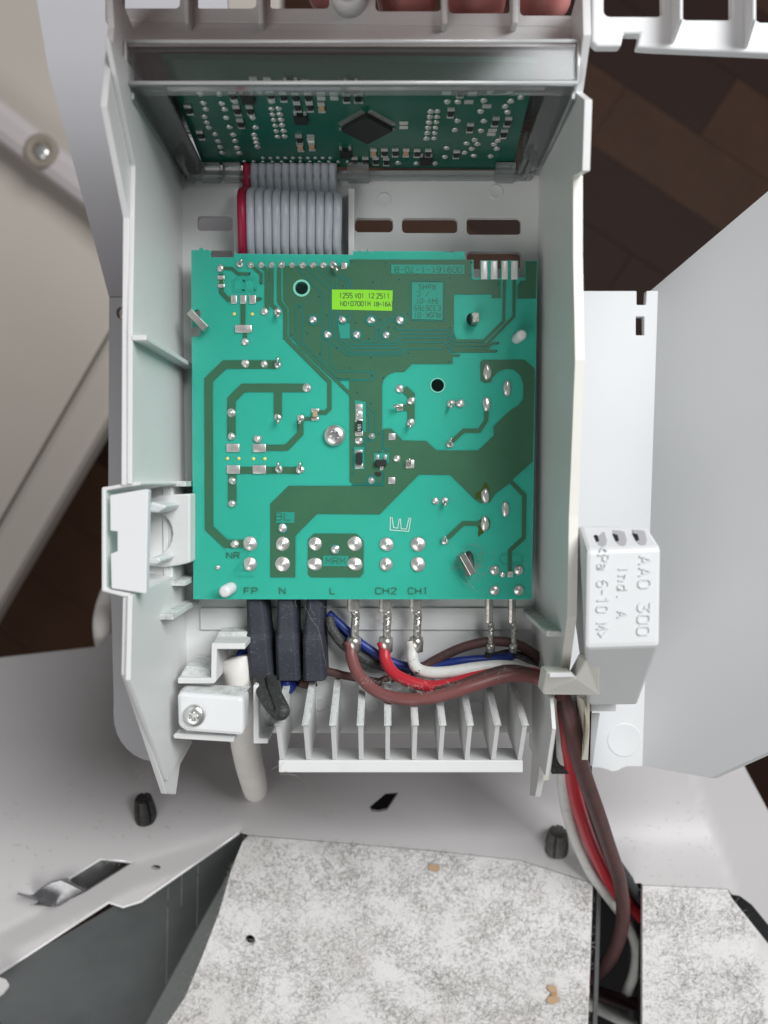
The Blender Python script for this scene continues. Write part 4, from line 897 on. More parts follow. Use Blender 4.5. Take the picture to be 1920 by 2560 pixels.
def sot(p):
    a, b = DB.loc(p, 0)
    def q(nm, x0, x1, y0, y1, z1, m):
        vv = [DB.w(a+x, b+y, z) for x in (x0, x1) for y in (y0, y1) for z in (.02, z1)]
        obj(nm, vv, [(0, 1, 3, 2), (4, 6, 7, 5), (0, 4, 5, 1), (2, 3, 7, 6), (0, 2, 6, 4), (1, 5, 7, 3)], m, db, False, .1)
    q('transistor', -1.7, 1.7, -1.6, 1.6, 1.3, 'blackchip'); q('solder_pad', -1.7, -.9, 1.4, 3.0, .6, 'solder'); q('solder_pad', .9, 1.7, 1.4, 3.0, .6, 'solder')
for p in ((605, 185), (915, 180), (1022, 195), (1125, 200), (1230, 200), (1545, 205), (240, 305), (640, 310), (748, 310), (670, 420), (1140, 280), (1243, 280), (1155, 550), (338, 515), (1210, 95), (780, 75), (895, 78), (1640, 205)): smd(U1(*p))
for p in ((1340, 285), (1165, 615), (1260, 608)): smd(U1(*p), body='dryleaf')
for p in ((125, 205), (965, 160), (885, 330), (1255, 405), (1358, 405), (1045, 455), (1325, 505), (932, 675), (335, 660), (425, 660), (605, 665), (698, 665), (90, 730), (178, 730), (263, 730), (350, 735)): smd(U2(*p))
for p in ((245, 660), (515, 660)): smd(U2(*p), body='dryleaf')
for p in ((728, 200), (1090, 100), (1168, 375), (1540, 660), (1585, 110)): sot(U1(*p))
sot(U2(680, 720))
for p in ((300, 110), (335, 180), (470, 115), (495, 182), (360, 255), (378, 305), (515, 260), (537, 308), (370, 370), (550, 378), (387, 415), (405, 458), (577, 455), (458, 515), (608, 518), (480, 570), (500, 620), (515, 668), (625, 570), (640, 625), (657, 670), (770, 378), (793, 458), (783, 520), (793, 553), (800, 585), (810, 620), (925, 243), (815, 118), (825, 158), (622, 243)): dj(U1(*p), 9)
for p in ((1213, 155), (1378, 155), (1470, 210), (858, 245), (945, 245), (1160, 235), (1385, 240), (1340, 285), (1135, 325), (1358, 330), (942, 402), (1160, 405), (922, 480), (1138, 485), (1018, 590), (1085, 560), (1108, 595), (1280, 568), (1245, 598), (852, 628), (1060, 635), (1268, 635), (1002, 668), (838, 703), (1078, 693), (1217, 698), (450, 752), (602, 757), (755, 757)): dj(U2(*p), 9)
for k2 in range(6):
    y = 305+k2*46; dj(U1(925+k2*10, y), 8); dj(U1(985+k2*10, y-3), 9); dj(U2(720-k2*7, 325+k2*45), 9); dj(U2(778-k2*6, 325+k2*45), 8)
for p in ((1333, 178), (1338, 215), (1440, 178), (1445, 215), (1250, 530), (1250, 560)): dpad(U1(*p), 18)
for p in ((858, 132), (850, 172), (1075, 135), (1065, 178), (1035, 245), (1185, 280), (1232, 480), (1222, 512), (495, 420), (495, 455)): dpad(U2(*p), 20)
for k2 in range(10): dj(U1(855+k2*62, 712), 6); dj(U1(855+k2*78, 745), 6)
for p in ((700, 742), (778, 742)): dj(U1(*p), 6)
# square chip set on its corner, with its legs
c0 = DB.loc(U2(190, 440), 0); cr_ = DB.loc(U2(430, 440), 0); ct_ = DB.loc(U2(190, 300), 0); cb_ = DB.loc(U2(190, 575), 0); cl_ = DB.loc(U2(-50, 440), 0)
cc2 = ((cr_[0]+cl_[0])/2, (ct_[1]+cb_[1])/2); rx_ = (cr_[0]-cl_[0])/2*.90; ry_ = (ct_[1]-cb_[1])/2*.86
pts4 = [(cc2[0]+rx_, cc2[1]), (cc2[0], cc2[1]+ry_), (cc2[0]-rx_, cc2[1]), (cc2[0], cc2[1]-ry_)]
chip = plate('chip', DB, pts4, .3, 1.8, 'blackchip', db, px=False, bev=.25)
for s in range(4):
    p0, p1 = Vector(pts4[s]), Vector(pts4[(s+1) % 4]); d = (p1-p0); out = ((p0+p1)/2-Vector(cc2)).normalized()
    for i in range(13):
        q = p0+d*((i+1)/14); e = q+out*1.5
        v, f = ribbon_geo([tuple(q-out*.1), tuple(q+out*.5), tuple(e)], .20, .05, .45, DB); obj('chip_leg', v, f, 'solder', chip)

# ================================================================== ribbon cable
rb = thing('ribbon_cable', 'grey ribbon cable with red edge strand folded above the circuit board', 'ribbon cable', P(720, 560, -8))
NS = 11
for i in range(NS+1):
    t = i/NS
    xf = 606+t*(842-606); xbk = 617+t*(832-617)
    yfold = 478+t*14
    zf = 1.0
    pts = [P(xf+2, 660, -6.5), P(xf, 620, -3.8), P(xf-1+2*t, 570, -0.5), P(xf-2+4*t, 520, 0.6), P(xf-2+4*t, yfold+8, -0.8), P(xf+3*(1-t), yfold, -3.0), P(xf+5*(1-t), yfold+4, -5.2), P(xbk, 492, -7.6), P(xbk, 470, -8.3), P(xbk, 440, -8.0), P(xbk+1, 408, -7.0)]
    v, f = tube_geo(spline(pts, 5), 1.30, 10)
    obj('red_strand' if i == 0 else 'strand', v, f, 'ribbonred' if i == 0 else 'ribbon', rb, True)

# ================================================================== dark blue insulated connectors
def sleeve(pn, top, step, bot, label, wire):
    """pn: x centre top/bottom; each list gives left/right pixel at its height."""
    t = thing('insulated_connector', label, 'connector', P(bot[0], bot[2], -8), 'dark blue insulated connectors under the board')
    sect = [(top[0], top[1], top[2], -1.8), (step[0]+3, step[1]-2, step[2]-14, -1.2), (step[0], step[1], step[2], -.4), (bot[0], bot[1], bot[2], .2)]
    vv = []
    for x0, x1, y, z in sect:
        a, b = P(x0, y, z), P(x1, y, z); w = b.x-a.x
        ring = [(a.x, z-1.2), (a.x+1.0, z), (b.x-1.0, z), (b.x, z-1.2), (b.x+.5, -9.5), (a.x+.5, -9.5)]
        vv += [Vector((x, a.y, zz)) for x, zz in ring]
    ff = [tuple(range(5, -1, -1)), tuple(18+q for q in range(6))]
    for i in range(3):
        for q in range(6): ff.append((i*6+q, i*6+(q+1) % 6, (i+1)*6+(q+1) % 6, (i+1)*6+q))
    o = obj('insulating_sleeve', vv, ff, 'sleeve', t, False, .35)
    for pts, m in wire: tube('wire', pts, 1.75, m, t)
    return t
S1 = E((640, 60), (850, 60)); 
def ee(*q): return [E(*p) for p in q]
def sl(x0, x1, s0, s1, sy, b0, b1, by, label, wire):
    a = ee((x0, 62), (x1, 62), (s0, sy), (s1, sy), (b0, by), (b1, by))
    sleeve(None, (a[0][0], a[1][0], a[0][1]), (a[2][0], a[3][0], a[2][1]), (a[4][0], a[5][0], a[4][1]), label, wire)
sl(642, 800, 640, 838, 392, 672, 868, 735, 'dark blue insulated connector nearest the white cable clamp', [([E(745, 700)+(-3,), E(770, 800)+(5,), E(820, 900)+(11,), E(885, 985)+(15,), E(930, 1010)+(14,), E(950, 960)+(10,)], 'wgrey'), ([E(845, 715)+(-2,), E(880, 820)+(8,), E(930, 920)+(15,), E(958, 985)+(19,), E(940, 1012)+(18,), E(905, 1000)+(14,)], 'wgrey')])
sl(898, 1060, 885, 1075, 395, 892, 1095, 738, 'dark blue insulated connector between the other two', [([E(980, 700)+(-5,), E(985, 770)+(-4,), E(1000, 800)+(-6,), E(1040, 740)+(-8,)], 'wblue')])
sl(1143, 1290, 1113, 1290, 400, 1115, 1305, 742, 'dark blue insulated connector nearest the bare metal terminals', [([E(1090, 740)+(-6,), E(1150, 755)+(-6.5,), E(1230, 735)+(-7,)], 'wdark')])

# ================================================================== wires with crimped terminals
def crimp(par, x, y0, ysh, yneck, yend, w, wn, z=-2.5, hook=False):
    """flat receptacle, narrow folded neck and barrel of a crimp terminal, pixels."""
    def slab(nm, xa, xb, ya, yb, zz, th, bev=.3):
        a, b = P(xa, ya, zz), P(xb, yb, zz); return box(nm, a.x, b.x, b.y, a.y, zz-th, zz, 'tin', par, bev)
    slab('receptacle', x-w/2, x+w/2, y0-14, ysh+2, z+.7, 2.6, 1.0)
    tv_ = [P(x+w*.1, ysh-4, z-.4), P(x+w*.22, ysh+10, z-1.0), P(x+w*.15, (ysh+yneck)/2, z-.2), P(x+w*.12, yneck, z)]
    v, f = tube_geo(spline(tv_, 4), wn*MMPX*.62, 8); obj('neck', v, f, 'tin', par, True)
    for q in range(4):
        yy = ysh+16+q*(yneck-ysh-22)/3; a = P(x+w*.15, yy, z+.1)
        v, f = tube_geo([a+Vector((-wn*MMPX*.5, .2, .3)), a+Vector((0, 0, wn*MMPX*.42)), a+Vector((wn*MMPX*.5, -.2, .2))], .3, 6); obj('crimp_fold', v, f, 'tin', par, True)
    a, b = P(x+2, yneck-4, z), P(x+1, yend, z)
    v, f = tube_geo([a, a.lerp(b, .3), a.lerp(b, .95)], [w*MMPX*.58, w*MMPX*.62, w*MMPX*.60], 14); obj('barrel', v, f, 'tin', par, True)
def wire(name, label, pts, r, m, term=None, group=None, seg=14):
    t = thing(name, label, 'wire', P(*pts[-1]), group)
    o = tube('insulation', pts, r, m, t, seg)
    if term: crimp(t, *term)
    return t
RW = 1.72
wb = wire('wire', 'brown wire crimped to the terminal below the letter L', [F(40, 372)+(-2.4,), F(55, 420)+(-2.2,), F(60, 500)+(-1,), F(110, 630)+(2,), F(230, 750)+(5,), F(400, 815)+(7,), F(600, 820)+(8.5,), F(800, 780)+(9,), F(1000, 715)+(8.5,), F(1250, 645)+(6.5,), F(1450, 655)+(5,), F(1560, 710)+(6,), F(1640, 780)+(7,), I(300, 190)+(6,)], RW+.05, 'wbrown', (883, 1500, 1531, 1597, 1630, 30, 17), 'wires crimped to the board terminals')
wire('wire', 'red wire crimped to the terminal below CH2', [F(292, 378)+(-2.4,), F(312, 430)+(-2.2,), F(320, 520)+(-1,), F(380, 620)+(1.5,), F(500, 685)+(3.5,), F(660, 725)+(4.5,), F(830, 705)+(5,), F(1000, 650)+(4.6,), F(1200, 600)+(3.6,), F(1400, 615)+(2.5,), F(1540, 660)+(3,), F(1650, 750)+(3,)], RW, 'wred', (963, 1500, 1531, 1597, 1630, 30, 17), 'wires crimped to the board terminals')
ww = wire('wire', 'white wire with black dotted print crimped to the terminal below CH1', [F(520, 372)+(-2.4,), F(530, 430)+(-2.2,), F(528, 510)+(-1,), F(560, 585)+(1,), F(650, 618)+(2.2,), F(800, 615)+(3.2,), F(1000, 585)+(3.6,), F(1200, 568)+(3,), F(1380, 590)+(1.6,), F(1530, 640)+(1,), F(1640, 730)+(1,)], RW, 'wwhite', (1039, 1500, 1531, 1597, 1630, 30, 17), 'wires crimped to the board terminals')
# print on the white wire
FRW = flat(.5)
for i in range(4):
    for j in range(2):
        a = P(*F(522+j*12-i*1, 462+i*12), -.3); obj('printed_mark', *merge([([a+Vector((dx, dy, dz)) for dx in (-.14, .14) for dy in (-.14, .14) for dz in (-.3, .12)], [(0, 1, 3, 2), (4, 6, 7, 5), (0, 4, 5, 1), (2, 3, 7, 6), (0, 2, 6, 4), (1, 5, 7, 3)])]), 'ink', ww)
for ch, p, zz in (('M', (530, 535), .95), ('M', (545, 580), 2.0), ('2', (568, 618), 3.1)):
    lettering(flat(zz), ch, F(*p), 11, 'blackchip', ww, R(-62), 1.8, -.25, .12, .9, name='printed_mark')
wire('wire', 'blue wire running behind the terminals to the small right terminals', [E(1330, 180)+(-8,), E(1440, 280)+(-7,), E(1560, 390)+(-6.5,), F(150, 410)+(-6,), F(330, 520)+(-5.5,), F(480, 570)+(-5,), F(700, 565)+(-4.5,), F(900, 530)+(-4,), F(1100, 515)+(-4,), F(1240, 508)+(-3.2,), F(1300, 480)+(-2.6,)], 1.35, 'wblue', (1281, 1500, 1560, 1613, 1632, 19, 12))
wire('wire', 'blue wire hugging the connectors below the other blue wire', [E(1345, 250)+(-9,), E(1430, 350)+(-8.5,), E(1540, 450)+(-8.2,), F(150, 480)+(-8,), F(330, 560)+(-8,), F(600, 590)+(-8,), F(900, 570)+(-8,), F(1200, 560)+(-8,)], 1.3, 'wblue')
wire('wire', 'dusty dark grey wire curving under the blue wires', [E(1335, 210)+(-6,), E(1360, 300)+(-5,), E(1440, 420)+(-5,), E(1560, 510)+(-5.6,), F(170, 520)+(-6,), F(300, 570)+(-7,), F(500, 600)+(-7.6,)], 1.5, 'wgrey')
wire('wire', 'dark wire loop joining the two small right terminals', [F(1110, 470)+(-3,), F(1120, 492)+(-4,), F(1180, 488)+(-5,), F(1260, 470)+(-5,), F(1380, 500)+(-5,), F(1500, 580)+(-5,), F(1640, 680)+(-5,)], 1.2, 'wgrey', (1224, 1500, 1560, 1613, 1632, 19, 12))
wire('wire', 'brown wire arching behind the two small terminals', [F(560, 610)+(-4,), F(680, 535)+(-4.5,), F(850, 450)+(-4,), F(1000, 400)+(-3.5,), F(1160, 378)+(-3.5,), F(1320, 400)+(-3.8,), F(1450, 470)+(-4,), F(1560, 560)+(-4,), F(1680, 660)+(-3,)], 1.45, 'wdark')
wire('wire', 'brown wire low behind the fins left of the terminals', [E(1200, 640)+(-7,), E(1350, 665)+(-6,), E(1450, 690)+(-5.6,), E(1560, 710)+(-5.4,), F(250, 690)+(-5.4,), F(330, 670)+(-5.6,), F(450, 640)+(-6,)], 1.25, 'wdark')
wire('wire', 'second brown wire lying against the first along the bundle', [F(700, 745)+(5,), F(850, 722)+(5.8,), F(1050, 655)+(5.5,), F(1250, 600)+(4.5,), F(1420, 625)+(3.8,), F(1550, 690)+(4,), F(1650, 770)+(4,)], RW-.1, 'wdark')
# bundle hanging from the clip down to the body
wire('wire', 'brown wire in front of the hanging bundle, curling into the slot', [I(290, 150)+(4,), I(320, 215)+(5,), I(365, 380)+(4,), I(400, 540)+(-2,), I(455, 720)+(-12,), I(530, 930)+(-24,), I(590, 1110)+(-36,), I(650, 1290)+(-46,), I(675, 1420)+(-52,), I(682, 1540)+(-56,), I(665, 1660)+(-60,), I(615, 1790)+(-66,), I(545, 1880)+(-74,), I(480, 1930)+(-84,)], 2.55, 'wdark', None, 'wires hanging from the clip')
wire('wire', 'red wire in the middle of the hanging bundle', [I(300, 150)+(0,), I(330, 330)+(-4,), I(350, 520)+(-12,), I(380, 760)+(-24,), I(420, 920)+(-32,), I(480, 1090)+(-42,), I(560, 1260)+(-51,), I(640, 1390)+(-58,), I(740, 1490)+(-70,), I(820, 1590)+(-84,)], 2.35, 'wred', None, 'wires hanging from the clip')
wire('wire', 'off-white wire on the outer left of the hanging bundle', [I(270, 150)+(-2,), I(305, 350)+(-8,), I(312, 560)+(-16,), I(318, 760)+(-27,), I(345, 930)+(-36,), I(400, 1100)+(-46,), I(480, 1270)+(-54,), I(570, 1400)+(-60,), I(660, 1520)+(-70,), I(735, 1650)+(-80,), I(765, 1770)+(-86,), I(750, 1900)+(-90,), I(700, 2030)+(-94,)], 2.05, 'wwhite', None, 'wires hanging from the clip')
wire('wire', 'dark grey wire behind the red one entering the slot corner', [I(370, 200)+(-8,), I(420, 600)+(-20,), I(450, 850)+(-34,), I(520, 1050)+(-46,), I(640, 1230)+(-54,), I(740, 1370)+(-60,), I(830, 1480)+(-72,)], 2.3, 'wgrey', None, 'wires hanging from the clip')
wire('wire', 'dark brown wire crossing low inside the slot', [I(450, 1990)+(-92,), I(560, 2030)+(-92,), I(680, 2070)+(-92,), I(820, 2110)+(-92,)], 2.6, 'wdark')
wire('wire', 'pale wire crossing at the bottom of the slot', [I(450, 2080)+(-84,), I(560, 2130)+(-84,), I(680, 2190)+(-84,), I(820, 2260)+(-84,)], 2.3, 'wwhite')
# thick white mains cable
tube('mains_cable', [E(560, 540)+(-4,), E(580, 640)+(-4,), E(600, 760)+(-5,), E(610, 900)+(-7,), E(620, 1050)+(-10,), E(642, 1250)+(-18,), E(675, 1430)+(-30,), E(705, 1550)+(-44,), E(722, 1620)+(-60,), E(725, 1640)+(-78,), E(715, 1620)+(-100,)], 4.6, 'cable', None, 18)
tag(bpy.data.objects['mains_cable'], 'thick off-white mains cable hanging below the screwed clamp', 'cable')
tube('cable_core', [E(600, 545)+(-6,), E(620, 510)+(-7,), E(680, 470)+(-8,)], 1.6, 'wblue', bpy.data.objects['mains_cable'])

# ================================================================== cable clamp and its screw
cl = thing('cable_clamp', 'white plastic cable clamp holding the mains cable at lower left', 'clamp', P(525, 1800, 0))
top_ = [E(*p)+(13,) for p in ((85, 830), (600, 868), (628, 890), (630, 1180), (600, 1195), (150, 1160), (80, 1120), (72, 870))]
hexa('body', [P(*p) for p in top_], [P(*p)+Vector((0, 0, -9)) for p in top_], 'white', cl, 1.2)
hexa('shoulder', [P(*E(90, 826), 12.4), P(*E(602, 864), 12.4), P(*E(690, 780), 4), P(*E(150, 768), 4)], [P(*E(90, 840), 9), P(*E(602, 876), 9), P(*E(690, 800), 0), P(*E(150, 790), 0)], 'ledge', cl, .4)
star_screw('clamp_screw', E(222, 1020), 13.1, 3.05, 'shiny round screw in the white cable clamp')

# ================================================================== wire clip with moulded lettering
bx = thing('wire_clip', 'white moulded wire clip box lettered AAO 300 on the right wall', 'clip', P(1540, 1700, 10))
ZC = 40.0
def JZ(x, y, z): return P(*J(x, y), z)
fp4 = [JZ(146, 1218, ZC), JZ(466, 1206, ZC), JZ(458, 1622, ZC), JZ(138, 1632, ZC)]
v8 = fp4 + [JZ(122, 1128, 28), JZ(418, 1124, 28), JZ(470, 1210, 22), JZ(372, 1878, 8), JZ(160, 1880, 8), JZ(60, 1820, 20), JZ(112, 1200, 20)]
# outer skin: front, sloping crown, sloping foot, sides
vv = [JZ(146, 1218, ZC), JZ(466, 1206, ZC), JZ(458, 1624, ZC), JZ(138, 1634, ZC), JZ(118, 1122, 31), JZ(412, 1122, 31), JZ(366, 1876, 12), JZ(165, 1878, 12)]
bk = [JZ(118, 1122, 31)-Vector((-1, 1, 24)), JZ(412, 1122, 31)-Vector((2, 1, 24)), JZ(366, 1876, 12)-Vector((0, 0, 6)), JZ(165, 1878, 12)-Vector((0, 0, 6))]
vv += bk
ff = [(0, 1, 2, 3), (0, 4, 5, 1), (3, 2, 6, 7), (4, 8, 9, 5), (7, 6, 10, 11), (1, 5, 9, 10, 6, 2), (0, 3, 7, 11, 8, 4), (8, 11, 10, 9)]
obj('shell', vv, ff, 'white', bx, False, 1.0)
# slots in the crown: grey and near-black plates laid on, painting the shade inside them
crown = Fr((vv[0]+vv[1])/2, vv[1]-vv[0], ((vv[4]+vv[5])/2-(vv[0]+vv[1])/2))
for x0 in (182, 268, 355):
    q = [J(x0-20, 1132), J(x0+12, 1134), J(x0+34, 1140), J(x0+48, 1175), J(x0+44, 1196), J(x0+30, 1200), J(x0+12, 1192), J(x0-8, 1160)]
    plate('slot_shade', crown, q, -.3, .06, 'backplate', bx, bev=.03)
    plate('bore_shade', crown, [J(x0-18, 1146), J(x0+5, 1152), J(x0+14, 1176), J(x0+2, 1180)], 0, .1, 'void', bx)
front = Fr(fp4[3], fp4[2]-fp4[3], (fp4[0]-fp4[3]))
for t, c, h in (('AAO 300', (386, 1420), 50), ('Ind. A', (294, 1400), 42), ('<Pa 6-10 M>', (208, 1398), 46)):
    lettering(front, t, J(*c), h/1.702, 'white', bx, R(-90), 3.6, -.1, .36, {'AAO 300': 1.02, 'Ind. A': .93, '<Pa 6-10 M>': .80}[t], .0955, 'raised_lettering', adv=5.9)
hk = [(1366, 1681, 30), (1430, 1681, 30.5), (1441, 1693, 29), (1464, 1650, 34), (1500, 1640, 36), (1500, 1738, 19.3), (1361, 1737, 22), (1357, 1731, 23)]
hexa('hook', [P(*q) for q in hk], [P(*q)-Vector((0, 0, 7)) for q in hk], 'clipwhite', bx, .4)
hexa('hook_inset', [P(1374, 1682, 30.6), P(1426, 1682, 30.6), P(1436, 1693, 30.6), P(1374, 1694, 30.6)], [P(1374, 1682, 29), P(1426, 1682, 29), P(1436, 1693, 29), P(1374, 1694, 29)], 'white', bx, .2)
box('foot_tab', P(1478, 1772, 4).x, P(1541, 1772, 4).x, P(1500, 1779, 4).y, P(1500, 1762, 4).y, -4, 4, 'white', bx, .3)
# yellowed guide plates for the hanging wires
def guide(px, zz, pts):
    near = [P(px+dx, y, z) for dx, y, z in pts]
    return near
hexa('wire_guide', [P(1368, 1740, 10), P(1384, 1738, 10), P(1391, 1750, 12), P(1391, 1822, 12), P(1373, 1951, 0), P(1356, 1952, 0), P(1376, 1822, 12), P(1376, 1750, 12)],
     [P(1368, 1740, 8), P(1384, 1738, 8), P(1391, 1750, 10), P(1391, 1822, 10), P(1373, 1951, -2), P(1356, 1952, -2), P(1376, 1822, 10), P(1376, 1750, 10)], 'cream', hs, .2)
hexa('wire_guide', [P(1445, 1740, 8), P(1462, 1740, 8), P(1474, 1752, 10), P(1474, 1822, 10), P(1470, 1900, 0), P(1454, 1900, 0), P(1459, 1822, 10), P(1459, 1752, 10)],
     [P(1445, 1740, 6), P(1462, 1740, 6), P(1474, 1752, 8), P(1474, 1822, 8), P(1470, 1900, -3), P(1454, 1900, -3), P(1459, 1822, 8), P(1459, 1752, 8)], 'cream', hs, .2)
hexa('guide_web', [P(1478, 1782, -2), P(1500, 1782, -2), P(1482, 1915, -14), P(1474, 1915, -14)], [P(1478, 1782, -22), P(1500, 1782, -22), P(1482, 1915, -22), P(1474, 1915, -22)], 'white', hs, .2)
xg = P(1361, 1750, 10).x
prism_yz('guide_wall', [YZ(1384, 1745, xg+1.4), YZ(1390, 1822, xg+1.4), YZ(1372, 1940, xg+1.4), (YZ(1372, 1940, xg+1.4)[0], -14), (YZ(1384, 1745, xg+1.4)[0], -14)], xg+.4, xg+1.4, 'plastic', hs, 0)
plate('wire_duct', flat(-16), [(1380, 1740), (1480, 1740), (1480, 1935), (1380, 1935)], -2, 0, 'wgrey', hs)

# ================================================================== hand holding the housing from behind the grille
hm = bpy.data.meshes.new('hand')
vv, ee_, rad = [], [], []
def hv(px, py, z, r, par=None):
    vv.append(tuple(P(px, py, z)*S)); rad.append(r*S)
    if par is not None: ee_.append((par, len(vv)-1))
    return len(vv)-1
def hw(x, y, z, r, par=None):
    vv.append((x*S, y*S, z*S)); rad.append(r*S)
    if par is not None: ee_.append((par, len(vv)-1))
    return len(vv)-1
e0 = hw(-340, 186, 160, 44); e1 = hw(-190, 173, 128, 38, e0); w0 = hw(-62, 164, 98, 31, e1); p0 = hw(28, 160, 78, 30, w0); k0 = hw(66, 160, 64, 24, p0)  # forearm, wrist and palm out of view, placed to shade the housing top
for kx, tipy, r in ((1358, 60, 9.2), (1190, 75, 9.8), (1015, 70, 9.8), (830, 40, 8.6)):
    a = hv(960+(kx-960)*.9, -330, 40, r+2, k0 if kx > 1100 else p0); b = hv(kx, -270, 18, r, a); c = hv(kx, -90, 15, r*.96, b); d = hv(kx+2, tipy-45, 13, r*.88, c); hv(kx+2, tipy, 10, r*.62, d)
a = hw(-25, 142, 66, 16, p0); b = hw(-46, 138, 56, 12.5, a); c = hw(-50, 134, 44, 11, b); hw(-46, 131, 36, 9, c)  # thumb, likewise unseen and set to shade the grille
hm.from_pydata(vv, ee_, []); hm.materials.append(M['skin'])
ho = bpy.data.objects.new('hand', hm); COL.objects.link(ho)
tag(ho, 'pink fingers of a hand gripping behind the top grille slots, with an unseen arm added for shade', 'hand')
sk = ho.modifiers.new('skin', 'SKIN'); sk.use_smooth_shade = True
for i, r in enumerate(rad): hm.skin_vertices[0].data[i].radius = (r, r)
hm.skin_vertices[0].data[3].use_root = True
ss = ho.modifiers.new('sub', 'SUBSURF'); ss.levels = 2; ss.render_levels = 2

# ================================================================== lint, flakes and cobwebs
def fibres(name, count, place, length, width, mt, label, seed, lift=.05):
    rnd = random.Random(seed); v, f = [], []
    for _ in range(count):
        q = place(rnd)
        if q is None: continue
        x, y, z = q; a = rnd.random()*6.28; L = length*(.4+rnd.random()); b0 = len(v); cur = Vector((x, y, z+lift))
        bend = rnd.uniform(-1.6, 1.6); st = 4
        for k_ in range(st+1):
            d = Vector((math.cos(a), math.sin(a), 0)); s = Vector((-d.y, d.x, 0))*width*.5*(1 if 0 < k_ < st else .4)
            v += [cur-s, cur+s]; cur = cur+d*L/st+Vector((0, 0, rnd.uniform(-.05, .12))); a += bend/st+rnd.uniform(-.35, .35)
        for k_ in range(st): f.append((b0+2*k_, b0+2*k_+1, b0+2*k_+3, b0+2*k_+2))
    me = bpy.data.meshes.new(name); me.from_pydata([tuple(p*S) for p in v], [], f); me.materials.append(M[mt])
    o = bpy.data.objects.new(name, me); COL.objects.link(o); tag(o, label, None, None, 'stuff'); return o
def on_panel(poly, clump=.5, dz=.05):
    xs = [p[0] for p in poly]; ys = [p[1] for p in poly]; x0, x1, y0, y1 = min(xs), max(xs), min(ys), min(max(ys), 2600)
    def place(rnd):
        for _ in range(20):
            x, y = rnd.uniform(x0, x1), rnd.uniform(y0, y1)
            if not inside((x, y), poly): continue
            dn = noise.noise(Vector((x*.012, y*.012, 0)))+.5*noise.noise(Vector((x*.04, y*.04, 3)))
            if dn+rnd.uniform(-.6, .6) < clump-.5: continue
            p = P(x, y, zb(x, y)); return (p.x, p.y, p.z+dz)
    return place
fibres('lint', 16000, on_panel(dp_out, .55), 1.9, .085, 'lint', 'grey lint scattered over the dusty deflector panel', 3)
fibres('lint', 3600, on_panel([(1610, 2216), (1820, 2228), (1910, 2370), (1910, 2600), (1610, 2600)], .55), 1.9, .085, 'lint', 'grey lint scattered over the small deflector right of the wires', 4)
fibres('lint', 60, on_panel([(1450, 2000), (1760, 2000), (1800, 2200), (1610, 2200)], .3), 1.5, .07, 'lint', 'sparse lint flecks on the painted sheet right of the wires', 5)
fibres('lint', 60, on_panel([(20, 1960), (560, 1960), (560, 2060), (300, 2160), (20, 2250)], .3), 2.0, .12, 'lint', 'sparse lint flecks on the painted sheet at lower left', 6)
def on_wires(rnd):
    t = rnd.random(); x = 905+t*400; y = 1700+55*math.sin(t*2.6)-t*60+rnd.uniform(-14, 8)
    p = P(x, y, 9.5-2*abs(t-.4)); return (p.x, p.y, p.z)
fibres('lint', 160, on_wires, 1.1, .05, 'lintpale', 'fuzzy grey dust on the brown and red wires', 8, .2)
def on_base(rnd):
    x, y = rnd.uniform(560, 1300), rnd.uniform(1510, 1800); p = P(x, y, ZB); return (p.x, p.y, ZB)
fibres('lint', 120, on_base, 1.6, .06, 'lint', 'specks of lint on the housing floor below the board', 21, .08)
def near_tab(rnd):
    a = rnd.gauss(0, 1); b = rnd.gauss(0, 1); p = P(1172+a*22, 1418+b*26, .4); return (p.x, p.y, .3)
fibres('lint', 90, near_tab, 2.6, .07, 'lint', 'tuft of dust around the twisted metal tab on the board', 9, .1)
def near_term(rnd):
    p = P(965+rnd.gauss(0, 22), 1540+rnd.gauss(0, 12), -3); return (p.x, p.y, rnd.uniform(-6, -1))
fibres('lint', 80, near_term, 2.4, .07, 'lint', 'wisps of dust clinging to the middle crimp terminal', 10, .1)
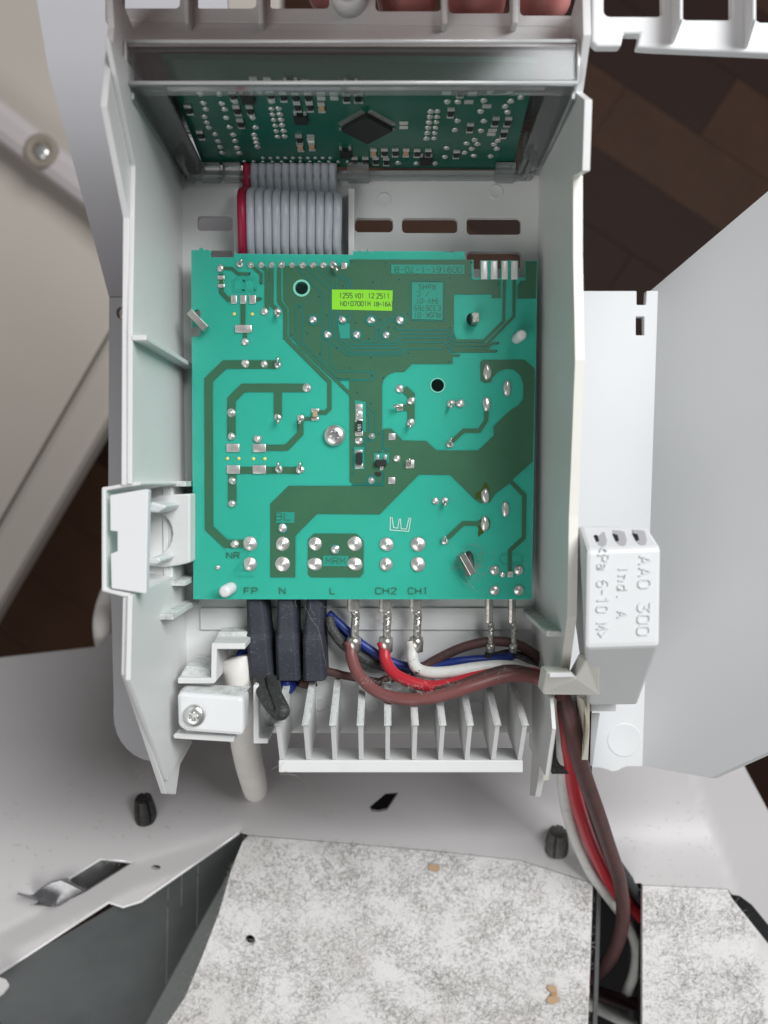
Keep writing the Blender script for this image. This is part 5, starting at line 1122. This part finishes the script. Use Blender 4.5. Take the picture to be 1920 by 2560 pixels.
def web(pts, r, label, tufts=30, strands=3):
    geos = []
    rnd = random.Random(len(pts)*13)
    for s_ in range(strands):
        q = [P(*p)+Vector((rnd.gauss(0, .6), rnd.gauss(0, .6), rnd.gauss(0, .6))) for p in pts]; geos.append(tube_geo(spline(q, 6), r, 4))
    for _ in range(tufts):
        p = P(*rnd.choice(pts))+Vector((rnd.gauss(0, 2.2), rnd.gauss(0, 2.2), rnd.gauss(0, 1))); d = Vector((rnd.gauss(0, 1), rnd.gauss(0, 1), rnd.gauss(0, .5)))
        geos.append(tube_geo(spline([p, p+d, p+d*1.5+Vector((.6, .3, 0))], 3), r*.8, 4))
    v, f = merge(geos); o = obj('cobweb', v, f, 'lintpale', None); tag(o, label, None, None, 'stuff')
web([(700, 1925, 8), (740, 1930, 6), (770, 1965, -20), (800, 2000, -45), (820, 2040, -58)], .035, 'wispy cobweb hanging from the left end of the grille bar')
web([(765, 1515, -1), (785, 1545, 1), (800, 1580, 1), (812, 1640, 1), (820, 1660, 1)], .022, 'fine cobweb strand on the dark blue connectors', 8, 1)
web([(345, 1945, -30), (360, 1940, -25), (385, 1935, -10), (400, 1930, 2)], .03, 'pale fluff beside the left leg of the housing')
# insect wings and a flake on the dusty panel
def flake(name, pts, mt, label, cat, dz=.6):
    v = [P(x, y, zb(x, y)+dz) for x, y in pts]; o = hexa(name, v, [p-Vector((0, 0, .25)) for p in v], mt, None, .05); return tag(o, label, cat)
flake('dry_flake', H((1178, 655), (1195, 640), (1215, 650), (1240, 655), (1246, 675), (1225, 692), (1205, 685), (1182, 680)), 'dryleaf', 'brown dry flake near the top edge of the dusty panel', 'flake')
ws = thing('insect_wings', 'pair of brown insect wings on the dusty panel beside the wire slot', 'insect', P(1381, 2485, zb(1381, 2485)))
for pts, mt in ((I((255, 1975), (270, 1985), (282, 2020), (262, 2035), (225, 2005), (215, 1985), (228, 1972)), 'dryleaf'), (I((225, 2045), (255, 2035), (288, 2048), (285, 2080), (255, 2092), (222, 2085), (210, 2065)), 'dryleaf'), (I((235, 2028), (262, 2022), (284, 2032), (265, 2044), (245, 2040)), 'speck')):
    v = [P(x, y, zb(x, y)+(.7 if mt == 'dryleaf' else 1.0)) for x, y in pts]; hexa('wing' if mt == 'dryleaf' else 'thorax', v, [p-Vector((0, 0, .2)) for p in v], mt, ws, .04)
